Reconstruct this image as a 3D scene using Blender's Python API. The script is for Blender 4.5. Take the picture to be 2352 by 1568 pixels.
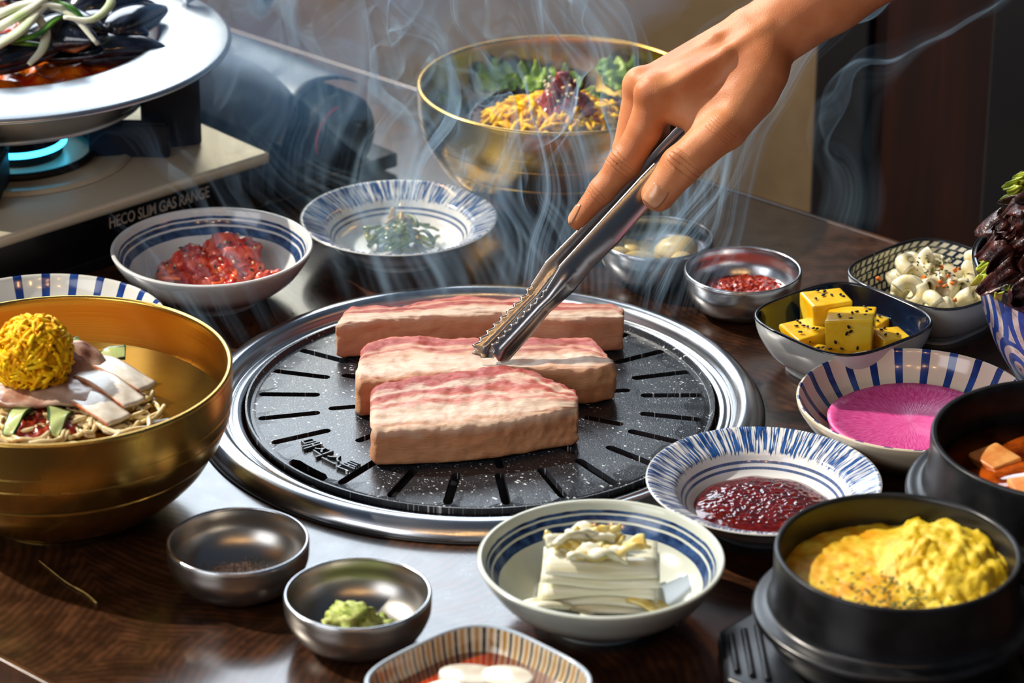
import bpy, bmesh, math, random
import numpy as np
from mathutils import Vector, Matrix, noise as mnoise
from mathutils.geometry import delaunay_2d_cdt

for _o in list(bpy.data.objects): bpy.data.objects.remove(_o)
SC = bpy.context.scene
COL = SC.collection
PI = math.pi
rnd = random.Random(7)

# ------------------------------------------------------------------ camera
PITCH = math.radians(24.9)
cam_d = bpy.data.cameras.new('camera')
cam = bpy.data.objects.new('camera', cam_d); COL.objects.link(cam)
cam.location = (0.01947, -1.90768, 0.93495)
cam.rotation_euler = (PI/2 - PITCH, 0, 0)
cam_d.sensor_width = 36.0
cam_d.lens = 36.0*7200/2352
cam_d.clip_start = 0.05; cam_d.clip_end = 60
cam_d.dof.use_dof = True
cam_d.dof.focus_distance = 2.10
cam_d.dof.aperture_fstop = 8.0
SC.camera = cam

# ------------------------------------------------------------------ light
SC.view_settings.view_transform = 'Standard'
SC.view_settings.look = 'None'
SC.view_settings.exposure = 0.0
SC.view_settings.gamma = 1.0
SC.view_settings.use_curve_mapping = False
cy = SC.cycles
cy.max_bounces = 5; cy.diffuse_bounces = 2; cy.glossy_bounces = 3; cy.transmission_bounces = 4; cy.transparent_max_bounces = 32
cy.use_adaptive_sampling = True; cy.adaptive_threshold = 0.02; cy.light_sampling_threshold = 0.06; cy.caustics_reflective = False; cy.caustics_refractive = False
w = bpy.data.worlds.new('world'); SC.world = w; w.use_nodes = True
w.node_tree.nodes['Background'].inputs['Color'].default_value = (0.30, 0.42, 0.62, 1)
w.node_tree.nodes['Background'].inputs['Strength'].default_value = 0.16

def light(name, kind, loc, target, energy, color, **kw):
    d = bpy.data.lights.new(name, kind); d.energy = energy; d.color = color
    for k, v in kw.items(): setattr(d, k, v)
    o = bpy.data.objects.new(name, d); COL.objects.link(o); o.location = loc
    v = Vector(target) - Vector(loc)
    o.rotation_euler = v.to_track_quat('-Z', 'Y').to_euler()
    return o
# low morning sun through the windows on the left
light('sun', 'SUN', (-3.0, 1.25, 3.0), (0, 0, 0), 5.4, (1.0, 0.91, 0.79), angle=math.radians(1.2))
# the tall window behind the table
light('window_daylight', 'AREA', (-1.38, 3.2, 1.95), (-0.9, 0.1, 0.2), 120, (0.80, 0.90, 1.0), shape='RECTANGLE', size=3.1, size_y=1.8)
# soft fill lamp added at front left to brighten faces towards the viewer
light('front_left_fill', 'AREA', (-2.6, -2.6, 1.8), (0, 0, 0), 52, (0.95, 0.96, 1.0), shape='RECTANGLE', size=2.2, size_y=1.6)

# the row of warm bulbs over the aisle behind the viewer
for _k, (_x, _y) in enumerate(((-0.95, -2.3), (-0.45, -2.5), (-0.1, -2.2), (0.35, -2.5), (0.9, -2.3))):
    light('warm_bulb', 'POINT', (_x, _y, 2.1), (_x, _y, 0), 9, (1.0, 0.55, 0.2), shadow_soft_size=0.035)

# ------------------------------------------------------------------ node expressions
class X:
    """a socket with arithmetic"""
    def __init__(s, nt, sock): s.nt = nt; s.s = sock
    def _m(s, op, *a):
        n = s.nt.nodes.new('ShaderNodeMath'); n.operation = op
        for i, v in enumerate((s,)+a):
            if isinstance(v, X): s.nt.links.new(v.s, n.inputs[i])
            else: n.inputs[i].default_value = float(v)
        return X(s.nt, n.outputs[0])
    def __add__(s, o): return s._m('ADD', o)
    __radd__ = __add__
    def __sub__(s, o): return s._m('SUBTRACT', o)
    def __rsub__(s, o): return (s*-1.0)._m('ADD', o)
    def __mul__(s, o): return s._m('MULTIPLY', o)
    __rmul__ = __mul__
    def __truediv__(s, o): return s._m('DIVIDE', o)
    def __gt__(s, o): return s._m('GREATER_THAN', o)
    def __lt__(s, o): return s._m('LESS_THAN', o)
    def sin(s): return s._m('SINE')
    def abs(s): return s._m('ABSOLUTE')
    def floor(s): return s._m('FLOOR')
    def frac(s): return s._m('FRACT')
    def sqrt(s): return s._m('SQRT')
    def pow(s, o): return s._m('POWER', o)
    def max(s, o): return s._m('MAXIMUM', o)
    def min(s, o): return s._m('MINIMUM', o)
    def atan2(s, o): return s._m('ARCTAN2', o)
    def mod(s, o): return s._m('FLOORED_MODULO', o)
    def sstep(s, a, b, c=0.0, d=1.0):
        n = s.nt.nodes.new('ShaderNodeMapRange'); n.interpolation_type = 'SMOOTHSTEP'
        s.nt.links.new(s.s, n.inputs[0])
        for i, v in enumerate((a, b, c, d)): n.inputs[1+i].default_value = v
        return X(s.nt, n.outputs[0])

class Mat:
    def __init__(s, name, color=(0.8, 0.8, 0.8), rough=0.5, metal=0.0, spec=0.5, sss=0.0, sssr=(0.01, 0.004, 0.002),
                 coat=0.0, coatr=0.1, trans=0.0, ior=1.45, emit=None, estr=0.0, aniso=0.0, sheen=0.0):
        s.m = bpy.data.materials.new(name); s.m.use_nodes = True; s.nt = s.m.node_tree
        s.b = s.nt.nodes['Principled BSDF']; i = s.b.inputs
        i['Base Color'].default_value = (*color, 1); i['Roughness'].default_value = rough; i['Metallic'].default_value = metal
        i['Specular IOR Level'].default_value = spec; i['IOR'].default_value = ior
        i['Coat Weight'].default_value = coat; i['Coat Roughness'].default_value = coatr
        i['Transmission Weight'].default_value = trans
        i['Anisotropic'].default_value = aniso
        i['Subsurface Weight'].default_value = sss
        i['Subsurface Radius'].default_value = sssr; i['Subsurface Scale'].default_value = 1.0
        if emit: i['Emission Color'].default_value = (*emit, 1); i['Emission Strength'].default_value = estr
    def node(s, t, **kw):
        n = s.nt.nodes.new(t)
        for k, v in kw.items(): setattr(n, k, v)
        return n
    def coords(s, kind='Object'):
        n = s.node('ShaderNodeTexCoord'); q = s.node('ShaderNodeSeparateXYZ'); s.nt.links.new(n.outputs[kind], q.inputs[0])
        s.vec = n.outputs[kind]
        return [X(s.nt, q.outputs[k]) for k in range(3)]
    def comb(s, x, y, z):
        n = s.node('ShaderNodeCombineXYZ')
        for k, v in enumerate((x, y, z)):
            if isinstance(v, X): s.nt.links.new(v.s, n.inputs[k])
            else: n.inputs[k].default_value = v
        return n.outputs[0]
    def noise(s, vec=None, scale=10, detail=3, rough=0.55, dist=0.0, d2=False):
        n = s.node('ShaderNodeTexNoise'); n.noise_dimensions = '2D' if d2 else '3D'; n.inputs['Scale'].default_value = scale; n.inputs['Detail'].default_value = detail
        n.inputs['Roughness'].default_value = rough; n.inputs['Distortion'].default_value = dist
        if vec is None:
            s.coords(); vec = s.vec
        s.nt.links.new(vec, n.inputs['Vector'])
        return X(s.nt, n.outputs['Fac'])
    def voro(s, vec, scale, out='Distance', rand=1.0, feature='F1', d2=False):
        n = s.node('ShaderNodeTexVoronoi'); n.voronoi_dimensions = '2D' if d2 else '3D'; n.feature = feature; n.inputs['Scale'].default_value = scale; n.inputs['Randomness'].default_value = rand
        s.nt.links.new(vec, n.inputs['Vector'])
        return X(s.nt, n.outputs[out])
    def ramp(s, x, stops, interp='LINEAR'):
        n = s.node('ShaderNodeValToRGB'); n.color_ramp.interpolation = interp
        e = n.color_ramp.elements
        while len(e) < len(stops): e.new(0.5)
        for k, (p, c) in enumerate(stops): e[k].position = p; e[k].color = (*c, 1)
        s.nt.links.new(x.s, n.inputs[0])
        return n.outputs[0]
    def mix(s, fac, a, b):
        n = s.node('ShaderNodeMix'); n.data_type = 'RGBA'
        if isinstance(fac, X): s.nt.links.new(fac.s, n.inputs[0])
        else: n.inputs[0].default_value = fac
        for k, v in ((6, a), (7, b)):
            if isinstance(v, tuple): n.inputs[k].default_value = (*v, 1)
            else: s.nt.links.new(v, n.inputs[k])
        return n.outputs[2]
    def set(s, inp, v):
        if isinstance(v, X): v = v.s
        s.nt.links.new(v, s.b.inputs[inp]); return s
    def col(s, v): return s.set('Base Color', v)
    def bump(s, h, strength=0.3, dist=0.001, prev=None):
        n = s.node('ShaderNodeBump'); n.inputs['Strength'].default_value = strength; n.inputs['Distance'].default_value = dist
        s.nt.links.new(h.s, n.inputs['Height'])
        if prev is not None: s.nt.links.new(prev, n.inputs['Normal'])
        s.nt.links.new(n.outputs[0], s.b.inputs['Normal']); return n.outputs[0]
    def vary(s, c1, c2, scale, lo=0.35, hi=0.65, bump=0.0, bdist=0.001, detail=4):
        x = s.noise(scale=scale, detail=detail)
        s.col(s.mix(x.sstep(lo, hi), c1, c2))
        if bump: s.bump(x, bump, bdist)
        return s

# ------------------------------------------------------------------ mesh helpers
def mesh_data(name, V, F, mat=None, smooth=True, uv=None):
    me = bpy.data.meshes.new(name)
    me.from_pydata([tuple(map(float, v)) for v in V], [], [tuple(map(int, f)) for f in F])
    if smooth: me.polygons.foreach_set('use_smooth', [True]*len(me.polygons))
    if uv is not None:
        l = me.uv_layers.new(name='UVMap')
        idx = np.empty(len(me.loops), dtype=np.int32); me.loops.foreach_get('vertex_index', idx)
        l.data.foreach_set('uv', np.asarray(uv, dtype=np.float32)[idx].ravel())
    if mat is not None: me.materials.append(mat.m)
    me.update(); return me
def put(name, me, parent=None, loc=(0, 0, 0), rot=(0, 0, 0), scale=None):
    o = bpy.data.objects.new(name, me); COL.objects.link(o); o.location = loc; o.rotation_euler = rot
    if scale is not None: o.scale = scale if hasattr(scale, '__len__') else (scale,)*3
    if parent is not None: o.parent = parent
    return o
def part(name, geo, mat, parent=None, smooth=True, **kw):
    V, F = geo[0], geo[1]
    return put(name, mesh_data(name, V, F, mat, smooth, geo[2] if len(geo) > 2 else None), parent, **kw)
def tag(o, label, cat, group=None, kind=None):
    o['label'] = label; o['category'] = cat
    if group: o['group'] = group
    if kind: o['kind'] = kind
    return o
def thing(name, label, cat, loc=(0, 0, 0), rz=0.0, group=None):
    o = bpy.data.objects.new(name, None); COL.objects.link(o); o.empty_display_size = 0.02
    o.location = loc; o.rotation_euler = (0, 0, rz)
    return tag(o, label, cat, group)
def struct(name, geo, mat, **kw):
    o = part(name, geo, mat, smooth=False, **kw); o['kind'] = 'structure'; return o

def join(*gs):
    V, F = [], []
    for g in gs:
        n = len(V); V += [tuple(v) for v in g[0]]; F += [tuple(i+n for i in f) for f in g[1]]
    return V, F
def xf(g, M):
    return [tuple(M @ Vector(v)) for v in g[0]], g[1]
def cr(pts, n=8):
    """Catmull-Rom through points"""
    P = [np.array(p, float) for p in pts]; P = [2*P[0]-P[1]]+P+[2*P[-1]-P[-2]]; out = []
    for i in range(1, len(P)-2):
        for k in range(n):
            t = k/n; a, b, c, d = P[i-1:i+3]
            out.append(0.5*((2*b)+(-a+c)*t+(2*a-5*b+4*c-d)*t*t+(-a+3*b-3*c+d)*t**3))
    out.append(P[-2]); return out
def lathe(prof, segs=96, shape=None, cap=True):
    """revolve (r, z); shape(theta) scales the radius"""
    V, F = [], []; n = len(prof)
    for j in range(segs):
        t = 2*PI*j/segs; k = shape(t) if shape else 1.0
        c, s = math.cos(t)*k, math.sin(t)*k
        for r, z in prof: V.append((r*c, r*s, z))
    for j in range(segs):
        a = j*n; b = ((j+1) % segs)*n
        for i in range(n-1): F.append((a+i, b+i, b+i+1, a+i+1))
    if cap:
        if prof[0][0] > 1e-6: F.append(tuple(j*n for j in range(segs))[::-1])
        if prof[-1][0] > 1e-6 and cap is True: F.append(tuple(j*n+n-1 for j in range(segs)))
    return V, F
def sq(nn, rot):
    def f(t):
        a = t-rot; return (abs(math.cos(a))**nn+abs(math.sin(a))**nn)**(-1.0/nn)
    return f
def tube(pts, rad, segs=8, flat=1.0, cap=True, up=(0, 0, 1)):
    P = [np.array(p, float) for p in pts]; n = len(P)
    R = rad if hasattr(rad, '__len__') else [rad]*n
    V, F = [], []; u = np.array(up, float)
    for i in range(n):
        d = P[min(i+1, n-1)]-P[max(i-1, 0)]; d /= (np.linalg.norm(d)+1e-12)
        x = np.cross(d, u); l = np.linalg.norm(x)
        if l < 1e-4: x = np.cross(d, (1, 0.3, 0)); l = np.linalg.norm(x)
        x /= l; y = np.cross(x, d)
        u = y
        for k in range(segs):
            t = 2*PI*k/segs; V.append(P[i]+R[i]*(math.cos(t)*x+math.sin(t)*flat*y))
    for i in range(n-1):
        for k in range(segs):
            a = i*segs+k; b = i*segs+(k+1) % segs; F.append((a, b, b+segs, a+segs))
    if cap:
        F.append(tuple(range(segs))[::-1]); F.append(tuple((n-1)*segs+k for k in range(segs)))
    return V, F
def box(cx, cy, cz, sx, sy, sz, bev=0.0, seg=2):
    bm = bmesh.new(); bmesh.ops.create_cube(bm, size=1.0)
    for v in bm.verts: v.co = Vector((cx+v.co.x*sx, cy+v.co.y*sy, cz+v.co.z*sz))
    if bev: bmesh.ops.bevel(bm, geom=bm.edges[:], offset=bev, segments=seg, profile=0.6, affect='EDGES')
    return from_bm(bm)
def from_bm(bm):
    bm.verts.index_update()
    g = [tuple(v.co) for v in bm.verts], [tuple(v.index for v in f.verts) for f in bm.faces]
    bm.free(); return g
def ico(r=1.0, sub=3):
    bm = bmesh.new(); bmesh.ops.create_icosphere(bm, subdivisions=sub, radius=r); return from_bm(bm)
_I = {}
def blob(c, r, amp=0.15, freq=1.0, sub=3, seed=0, rot=None):
    """noise displaced ellipsoid; r is a scalar or a triple; freq is relative to the size"""
    if sub not in _I: _I[sub] = ico(1.0, sub)
    r = Vector(r) if hasattr(r, '__len__') else Vector((r, r, r)); c = Vector(c); off = Vector((seed*7.13, seed*3.71, seed*1.7))
    V = []
    for v in _I[sub][0]:
        v = Vector(v); k = 1+amp*(mnoise.fractal(v*freq+off, 0.8, 2.0, 4))
        q = Vector((v.x*r.x, v.y*r.y, v.z*r.z))*k
        if rot is not None: q = rot @ q
        V.append(tuple(c+q))
    return V, list(_I[sub][1])
def prism(poly, z0, z1, bev=0.0, seg=2):
    bm = bmesh.new(); vs = [bm.verts.new((x, y, z0)) for x, y in poly]; f = bm.faces.new(vs)
    r = bmesh.ops.extrude_face_region(bm, geom=[f]); 
    for v in r['geom']:
        if isinstance(v, bmesh.types.BMVert): v.co.z = z1
    bmesh.ops.recalc_face_normals(bm, faces=bm.faces[:])
    if bev: bmesh.ops.bevel(bm, geom=bm.edges[:], offset=bev, segments=seg, profile=0.6, affect='EDGES')
    return from_bm(bm)
def sheet(fn, nu, nv, th):
    """thick sheet: fn(u,v)->point, u,v in 0..1; thickness th downwards along the local normal"""
    P = np.array([[fn(i/(nu-1), j/(nv-1)) for j in range(nv)] for i in range(nu)], float)
    du = np.gradient(P, axis=0); dv = np.gradient(P, axis=1); N = np.cross(du, dv); N /= (np.linalg.norm(N, axis=2, keepdims=True)+1e-12)
    T = np.asarray(th); 
    A = (P+N*0.5*(T if T.ndim == 0 else T[..., None])).reshape(-1, 3); B = (P-N*0.5*(T if T.ndim == 0 else T[..., None])).reshape(-1, 3)
    n = nu*nv; V = [tuple(v) for v in A]+[tuple(v) for v in B]; F = []
    for i in range(nu-1):
        for j in range(nv-1):
            a = i*nv+j; F.append((a, a+nv, a+nv+1, a+1)); F.append((n+a, n+a+1, n+a+nv+1, n+a+nv))
    for i in range(nu-1):
        a, b = i*nv, (i+1)*nv; F.append((a, n+a, n+b, b)); a += nv-1; b += nv-1; F.append((a, b, n+b, n+a))
    for j in range(nv-1):
        a, b = j, j+1; F.append((a, b, n+b, n+a)); a += (nu-1)*nv; b += (nu-1)*nv; F.append((a, n+a, n+b, b))
    uv = [(i/(nu-1), j/(nv-1)) for i in range(nu) for j in range(nv)]*2
    return V, F, uv
def text_geo(txt, size, depth, bold=0.0, spacing=1.0):
    c = bpy.data.curves.new('t', 'FONT'); c.body = txt; c.size = size; c.extrude = depth; c.offset = bold; c.space_character = spacing; c.resolution_u = 3
    o = bpy.data.objects.new('t', c); COL.objects.link(o)
    bpy.context.view_layer.update()
    me = o.evaluated_get(bpy.context.evaluated_depsgraph_get()).to_mesh()
    g = [tuple(v.co) for v in me.vertices], [tuple(p.vertices) for p in me.polygons]
    bpy.data.objects.remove(o); bpy.data.curves.remove(c)
    return g
def frame(ox, oy, ang):
    return Matrix.Translation((ox, oy, 0)) @ Matrix.Rotation(ang, 4, 'Z')
def rect_strands(n, fn, segs=5): 
    return join(*[fn(i) for i in range(n)])
def C(r, g, b):
    return tuple(((c/255)/12.92 if c/255 <= 0.04045 else ((c/255+0.055)/1.055)**2.4) for c in (r, g, b))

# ------------------------------------------------------------------ materials
def wood_mat():
    m = Mat('wood_table', rough=0.3, spec=0.5, coat=0.9, coatr=0.14)
    x, y, z = m.coords()
    wv = m.comb(x, y, 0.0)
    n1 = m.noise(wv, 2.6, 2, 0.5, d2=True); n2 = m.noise(m.comb(x+9.0, y+3.0, 0.0), 3.4, 2, 0.5, d2=True); n3 = m.noise(wv, 60, 4, 0.6, d2=True)
    # growth rings around a few hearts
    vx = m.voro(m.comb(x+(n1-0.5)*0.12, y+(n2-0.5)*0.12, 0.0), 3.4, 'Distance', d2=True)
    ring = ((vx*1.0+(n3-0.5)*0.02)*330.0).sin()
    ring2 = ((vx+(n3-0.5)*0.03)*97.0).sin()
    t = ring*0.09+ring2*0.05+(n3-0.5)*0.75+(n1-0.5)*0.5+0.42
    m.col(m.ramp(t, [(0.0, C(22, 12, 8)), (0.4, C(48, 27, 15)), (0.72, C(82, 49, 27)), (1.0, C(120, 77, 42))]))
    m.set('Roughness', (n3*0.22+0.2))
    m.bump(t, 0.12, 0.0006)
    return m
M_wood = wood_mat()
M_edge = Mat('table_edge_banding', C(70, 44, 28), 0.3, coat=0.4)
M_edge.vary(C(60, 36, 22), C(84, 52, 31), 40)
def brushed(name, c, rough=0.25, dirn='ring', amt=0.15, scale=900):
    m = Mat(name, c, rough, metal=1.0)
    x, y, z = m.coords(); r = (x*x+y*y).sqrt()
    v = m.comb(r, 0.0, z) if dirn == 'ring' else m.comb(x*0.02, y, z)
    n = m.noise(v, scale, 1, 0.6); n2 = m.noise(m.vec, 30, 1)
    m.set('Roughness', n2*0.12+(rough-0.06)); m.bump(n, amt, 0.0002)
    return m
M_steel = brushed('brushed_steel', C(196, 198, 202), 0.24)
M_steel_soft = brushed('satin_steel', C(176, 172, 166), 0.3, amt=0.08)
M_tongs = brushed('tongs_steel', C(164, 162, 162), 0.25, 'line', 0.05)
M_pan = brushed('pan_steel', C(186, 190, 196), 0.32)
M_brass = brushed('brushed_brass', C(206, 164, 82), 0.26, amt=0.25, scale=700)
M_brass.vary  # brass keeps one colour
M_black_plastic = Mat('black_enamel', C(12, 12, 14), 0.35, spec=0.5).vary(C(10, 10, 12), C(18, 18, 21), 30)
M_dark_in = Mat('sooty_metal', C(14, 12, 12), 0.6, metal=0.4).vary(C(10, 9, 9), C(26, 22, 20), 40)
M_range_top = brushed('range_top_plate', C(206, 196, 172), 0.38, 'line', 0.05); M_range_top.b.inputs['Metallic'].default_value = 0.35
M_grey_sheet = brushed('grey_painted_sheet', C(84, 94, 110), 0.45, 'line', 0.03)
M_letter = Mat('silver_print', C(205, 203, 198), 0.4).vary(C(198, 196, 190), C(212, 210, 205), 60)
M_red_print = Mat('red_print', C(200, 30, 30), 0.4).vary(C(190, 26, 26), C(212, 40, 36), 60)
M_flame = Mat('gas_flame', C(10, 60, 90), 0.5, emit=(0.05, 0.55, 1.0), estr=5.0); M_flame.vary(C(8, 50, 80), C(14, 70, 100), 50)
M_ember = Mat('glowing_charcoal', C(40, 12, 8), 0.9, emit=(1.0, 0.12, 0.03), estr=0.0)
_n = M_ember.noise(scale=60, detail=3); M_ember.col(M_ember.mix(_n.sstep(0.4, 0.7), C(22, 18, 17), C(60, 24, 14)))
M_ember.set('Emission Strength', _n.sstep(0.55, 0.75)*1.6)

def stone_mat():
    m = Mat('speckled_stone_coating', C(30, 34, 40), 0.3, spec=0.85)
    x, y, z = m.coords()
    wn = (m.noise(m.vec, 200, 1, d2=True)-0.5)*0.004; wv = m.comb(x+wn, y-wn, 0.0)
    d1 = m.voro(wv, 150, d2=True); c1 = m.noise(m.vec, 55, 1, d2=True)
    d2 = m.voro(wv, 420, d2=True); c2 = m.noise(m.vec, 120, 1, d2=True)
    s1 = (d1*1.0-c1*0.33).sstep(-0.13, -0.08, 1.0, 0.0)
    s2 = (d2*1.0-c2*0.33).sstep(-0.14, -0.08, 1.0, 0.0)
    sp = s1.max(s2*0.75)
    n = m.noise(m.vec, 900, 1, d2=True)
    m.col(m.mix(sp, m.mix(n, C(24, 28, 34), C(40, 45, 52)), C(205, 210, 214)))
    m.set('Roughness', n*0.2+0.2)
    m.bump(n+sp*0.5, 0.25, 0.0004)
    return m
M_stone = stone_mat()

NAVY, WHITE = C(22, 44, 96), C(226, 228, 226)
def glaze(name, base=WHITE, rough=0.16):
    return Mat(name, base, rough, coat=0.3, coatr=0.06)
def ceramic_plain(name, base, b2, rough=0.2):
    m = glaze(name, base, rough); m.vary(b2, base, 14, 0.3, 0.7); return m
def polar(m):
    x, y, z = m.coords(); return (x*x+y*y).sqrt(), y.atan2(x), z
def strokes_mat(name, R, seed):
    """white glaze, brushed blue radial strokes on the rim, two thin rings inside"""
    m = glaze(name); r, t, z = polar(m)
    s1 = m.noise(m.comb(t*13.0+seed, r*9.0, 0.0), 2.0, 2, 0.6)
    s2 = m.noise(m.comb(t*30.0+seed, r*22.0, 3.0), 2.0, 2, 0.6)
    wob = m.noise(m.comb(t*14.0, seed, 0.0), 2.0, 1)
    band = (r+(wob-0.5)*0.008).sstep(R*0.735, R*0.745)*(z > 0.012)
    st = (s1*0.45+s2*0.6).sstep(0.495, 0.53)*band
    rings = ((r-R*0.695).abs() < R*0.008).max((r-R*0.66).abs() < R*0.008)*(z > 0.006)
    pig = m.mix((s2*1.0).sstep(0.35, 0.7), C(10, 32, 86), C(50, 98, 164))
    c = m.mix(st.max(rings*0.9), m.mix(m.noise(m.vec, 20, 2), C(214, 218, 220), C(232, 234, 233)), pig)
    m.col(c); return m
def rings_mat(name, R, h, base, b2):
    m = glaze(name, base); r, t, z = polar(m); wob = (m.noise(m.vec, 60, 2)-0.5)*0.0012
    zz = z+wob; inside = (r-(z*0.9+0.0225)) < 0.011
    lines = ((zz-h*0.875).abs() < 0.0009).max((zz-h*0.79).abs() < 0.0014).max((zz-h*0.665).abs() < 0.0024)
    pig = m.mix(m.noise(m.vec, 120, 3).sstep(0.3, 0.75), C(20, 34, 74), C(60, 92, 140))
    m.col(m.mix(lines, m.mix(m.noise(m.vec, 16, 2), base, b2), pig)); return m
def stripes_mat(name, R, n, base, b2, blue, r0, ph=0.0, duty=0.31):
    m = glaze(name, base); r, t, z = polar(m)
    f = (t*(n/(2*PI))+ph+(m.noise(m.vec, 14, 2)-0.5)*0.16).frac()
    w = (f-0.5).abs() < duty*0.5
    band = ((r > r0)*(z > 0.010))
    m.col(m.mix(w*band, m.mix(m.noise(m.vec, 12, 2), base, b2), m.mix(m.noise(m.vec, 50, 2).sstep(0.3, 0.7), blue, C(40, 76, 150)))); return m
def navy_inside_mat(name, h):
    m = glaze(name); r, t, z = polar(m)
    n = m.noise(m.vec, 25, 3)
    m.col(m.mix(n.sstep(0.3, 0.7), C(6, 16, 34), C(10, 34, 66))); m.set('Roughness', n*0.1+0.05); return m
def fan_mat(name):
    """concentric wave scales in blue brushwork on an off-white glaze"""
    m = glaze(name, C(206, 206, 200), 0.3); r, t, z = polar(m)
    nz = m.noise(m.vec, 45, 3)
    u = t*0.088+(nz-0.5)*0.004; v = z*1.0+(nz-0.5)*0.004
    W, H, R0 = 0.092, 0.042, 0.0520
    res = None; hit = None
    for k in range(3):
        j = ((v/H).floor())-float(k-1)
        cy = j*H; off = (j.mod(2.0))*(W/2)
        cx = ((u-off)/W+0.5).floor()*W+off
        d = ((u-cx)*(u-cx)+(v-cy)*(v-cy)).sqrt()
        ok = (d < R0)*(v > cy-0.02)
        band = ((d/R0*4.6+0.15).frac()-0.5).abs() > 0.24
        if res is None: res, hit = band*ok, ok
        else:
            res = res+band*ok*(1.0-hit); hit = hit.max(ok)
    pig = m.mix(m.noise(m.vec, 90, 4, 0.7).sstep(0.3, 0.7), C(24, 60, 140), C(44, 92, 178))
    rim = z > 0.0935
    c = m.mix(res.min(1.0)*(z > 0.018), m.mix(m.noise(m.vec, 150, 3).sstep(0.35, 0.6), C(176, 170, 160), C(214, 214, 208)), pig)
    m.col(m.mix(rim, c, C(30, 32, 40))); m.bump(m.noise(m.vec, 300, 2), 0.1, 0.0004); return m
def diamond_mat(name):
    m = glaze(name); x, y, z = m.coords(); 
    n = m.noise(m.vec, 40, 2)
    t = y.atan2(x); r = (x*x+y*y).sqrt()
    u = t*9.0+(n-0.5)*0.5; v = z*210.0+(n-0.5)*0.4
    row = v.floor(); f1 = (u*0.9+v*0.7+row*0.5).frac(); f2 = v.frac()
    d = ((f1-0.5).abs() < 0.30)*((f2-0.5).abs() < 0.36)
    m.col(m.mix(d*(z > 0.011), m.mix(n, C(10, 26, 48), C(16, 44, 74)), m.mix(n, C(206, 204, 184), C(226, 224, 208)))); return m
def tricolor_stripes_mat(name):
    m = glaze(name, C(206, 196, 170)); x, y, z = m.coords(); t = y.atan2(x)
    n = m.noise(m.vec, 80, 2)
    f = (t*(44/(2*PI))+(n-0.5)*0.12).frac()
    blk = (f-0.2).abs() < 0.11; tan = (f-0.7).abs() < 0.13
    c = m.mix(tan, m.mix(n, C(196, 186, 158), C(214, 206, 184)), C(164, 122, 58))
    m.col(m.mix(blk, c, C(22, 26, 44))); return m
M_cer_grey = ceramic_plain('grey_glaze', C(206, 208, 206), C(188, 190, 188))
M_cer_warm = ceramic_plain('cream_glaze', C(216, 206, 186), C(200, 186, 160))
M_cer_dark = ceramic_plain('dark_rim_glaze', C(24, 26, 34), C(14, 16, 22))
M_pot = Mat('black_stoneware', C(20, 21, 24), 0.3, spec=0.5); M_pot.vary(C(14, 15, 17), C(30, 31, 34), 50, bump=0.15, bdist=0.0006)
M_tray = Mat('black_moulded_tray', C(16, 18, 22), 0.32).vary(C(12, 14, 17), C(24, 26, 31), 60, bump=0.1, bdist=0.0004)

# ------------------------------------------------------------------ setting
A_DIR = Vector((-0.743, 0.669, 0)); B_DIR = Vector((0.669, 0.743, 0))
def ab(a, b, z=0.0): return A_DIR*a+B_DIR*b+Vector((0, 0, z))
TAB_ANG = math.atan2(A_DIR.y, A_DIR.x)          # local x of the table runs along A_DIR, local y along -B_DIR
def cdt_plate(loop, holes, extra, inside, zf, th):
    """flat plate with holes: loop/holes lists of 2d loops; inside(x,y) keeps a triangle; zf(x,y) top height"""
    pts, edges = [], []
    for L in [loop]+holes:
        n = len(pts); k = len(L); pts += [Vector(p) for p in L]; edges += [(n+i, n+(i+1) % k) for i in range(k)]
    pts += [Vector(p) for p in extra]
    v2, e2, f2, _, _, _ = delaunay_2d_cdt(pts, edges, [], 0, 1e-7)
    F = []
    for f in f2:
        c = sum((v2[i] for i in f), Vector((0, 0)))/len(f)
        if inside(c.x, c.y):
            a, b, d = [v2[i] for i in f[:3]]
            F.append(tuple(f) if (b-a).cross(d-a) > 0 else tuple(f)[::-1])
    n = len(v2); V = [(p.x, p.y, zf(p.x, p.y)) for p in v2]+[(p.x, p.y, zf(p.x, p.y)-th) for p in v2]
    cnt = {}
    for f in F:
        for i in range(len(f)):
            a, b = f[i], f[(i+1) % len(f)]; cnt[(a, b)] = 1
    G = list(F)+[tuple(i+n for i in f[::-1]) for f in F]
    for (a, b) in cnt:
        if (b, a) not in cnt: G.append((b, a, a+n, b+n))
    used = sorted({i for f in G for i in f}); mp = {i: k for k, i in enumerate(used)}
    return [V[i] for i in used], [tuple(mp[i] for i in f) for f in G]
GX, GY = -0.002, -0.002
table = thing('dining_table', 'long dark wooden restaurant table with the round grill set into it', 'table', (0, 0, 0))
a0, a1, b0, b1 = -0.95, 1.15, -0.431, 0.42
corners = [ab(a0, b0), ab(a0, b1), ab(a1, b1), ab(a1, b0)]
quad = [(p.x, p.y) for p in corners]
hole = [(GX+0.183*math.cos(2*PI*k/96), GY+0.183*math.sin(2*PI*k/96)) for k in range(96)]
part('tabletop', cdt_plate(quad, [hole], [], lambda x, y: math.hypot(x-GX, y-GY) > 0.1829, lambda x, y: 0.0, 0.034), M_wood, table, smooth=False)
for nm, p, q in (('edge_strip', ab(a0, b0), ab(a1, b0)), ('edge_strip', ab(a0, b1), ab(a1, b1))):
    mid = (p+q)/2; L = (q-p).length
    part(nm, xf(box(0, 0, -0.0173, L, 0.006, 0.036, 0.0016), Matrix.Translation(mid) @ Matrix.Rotation(math.atan2(A_DIR.y, A_DIR.x), 4, 'Z')), M_edge, table)
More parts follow.
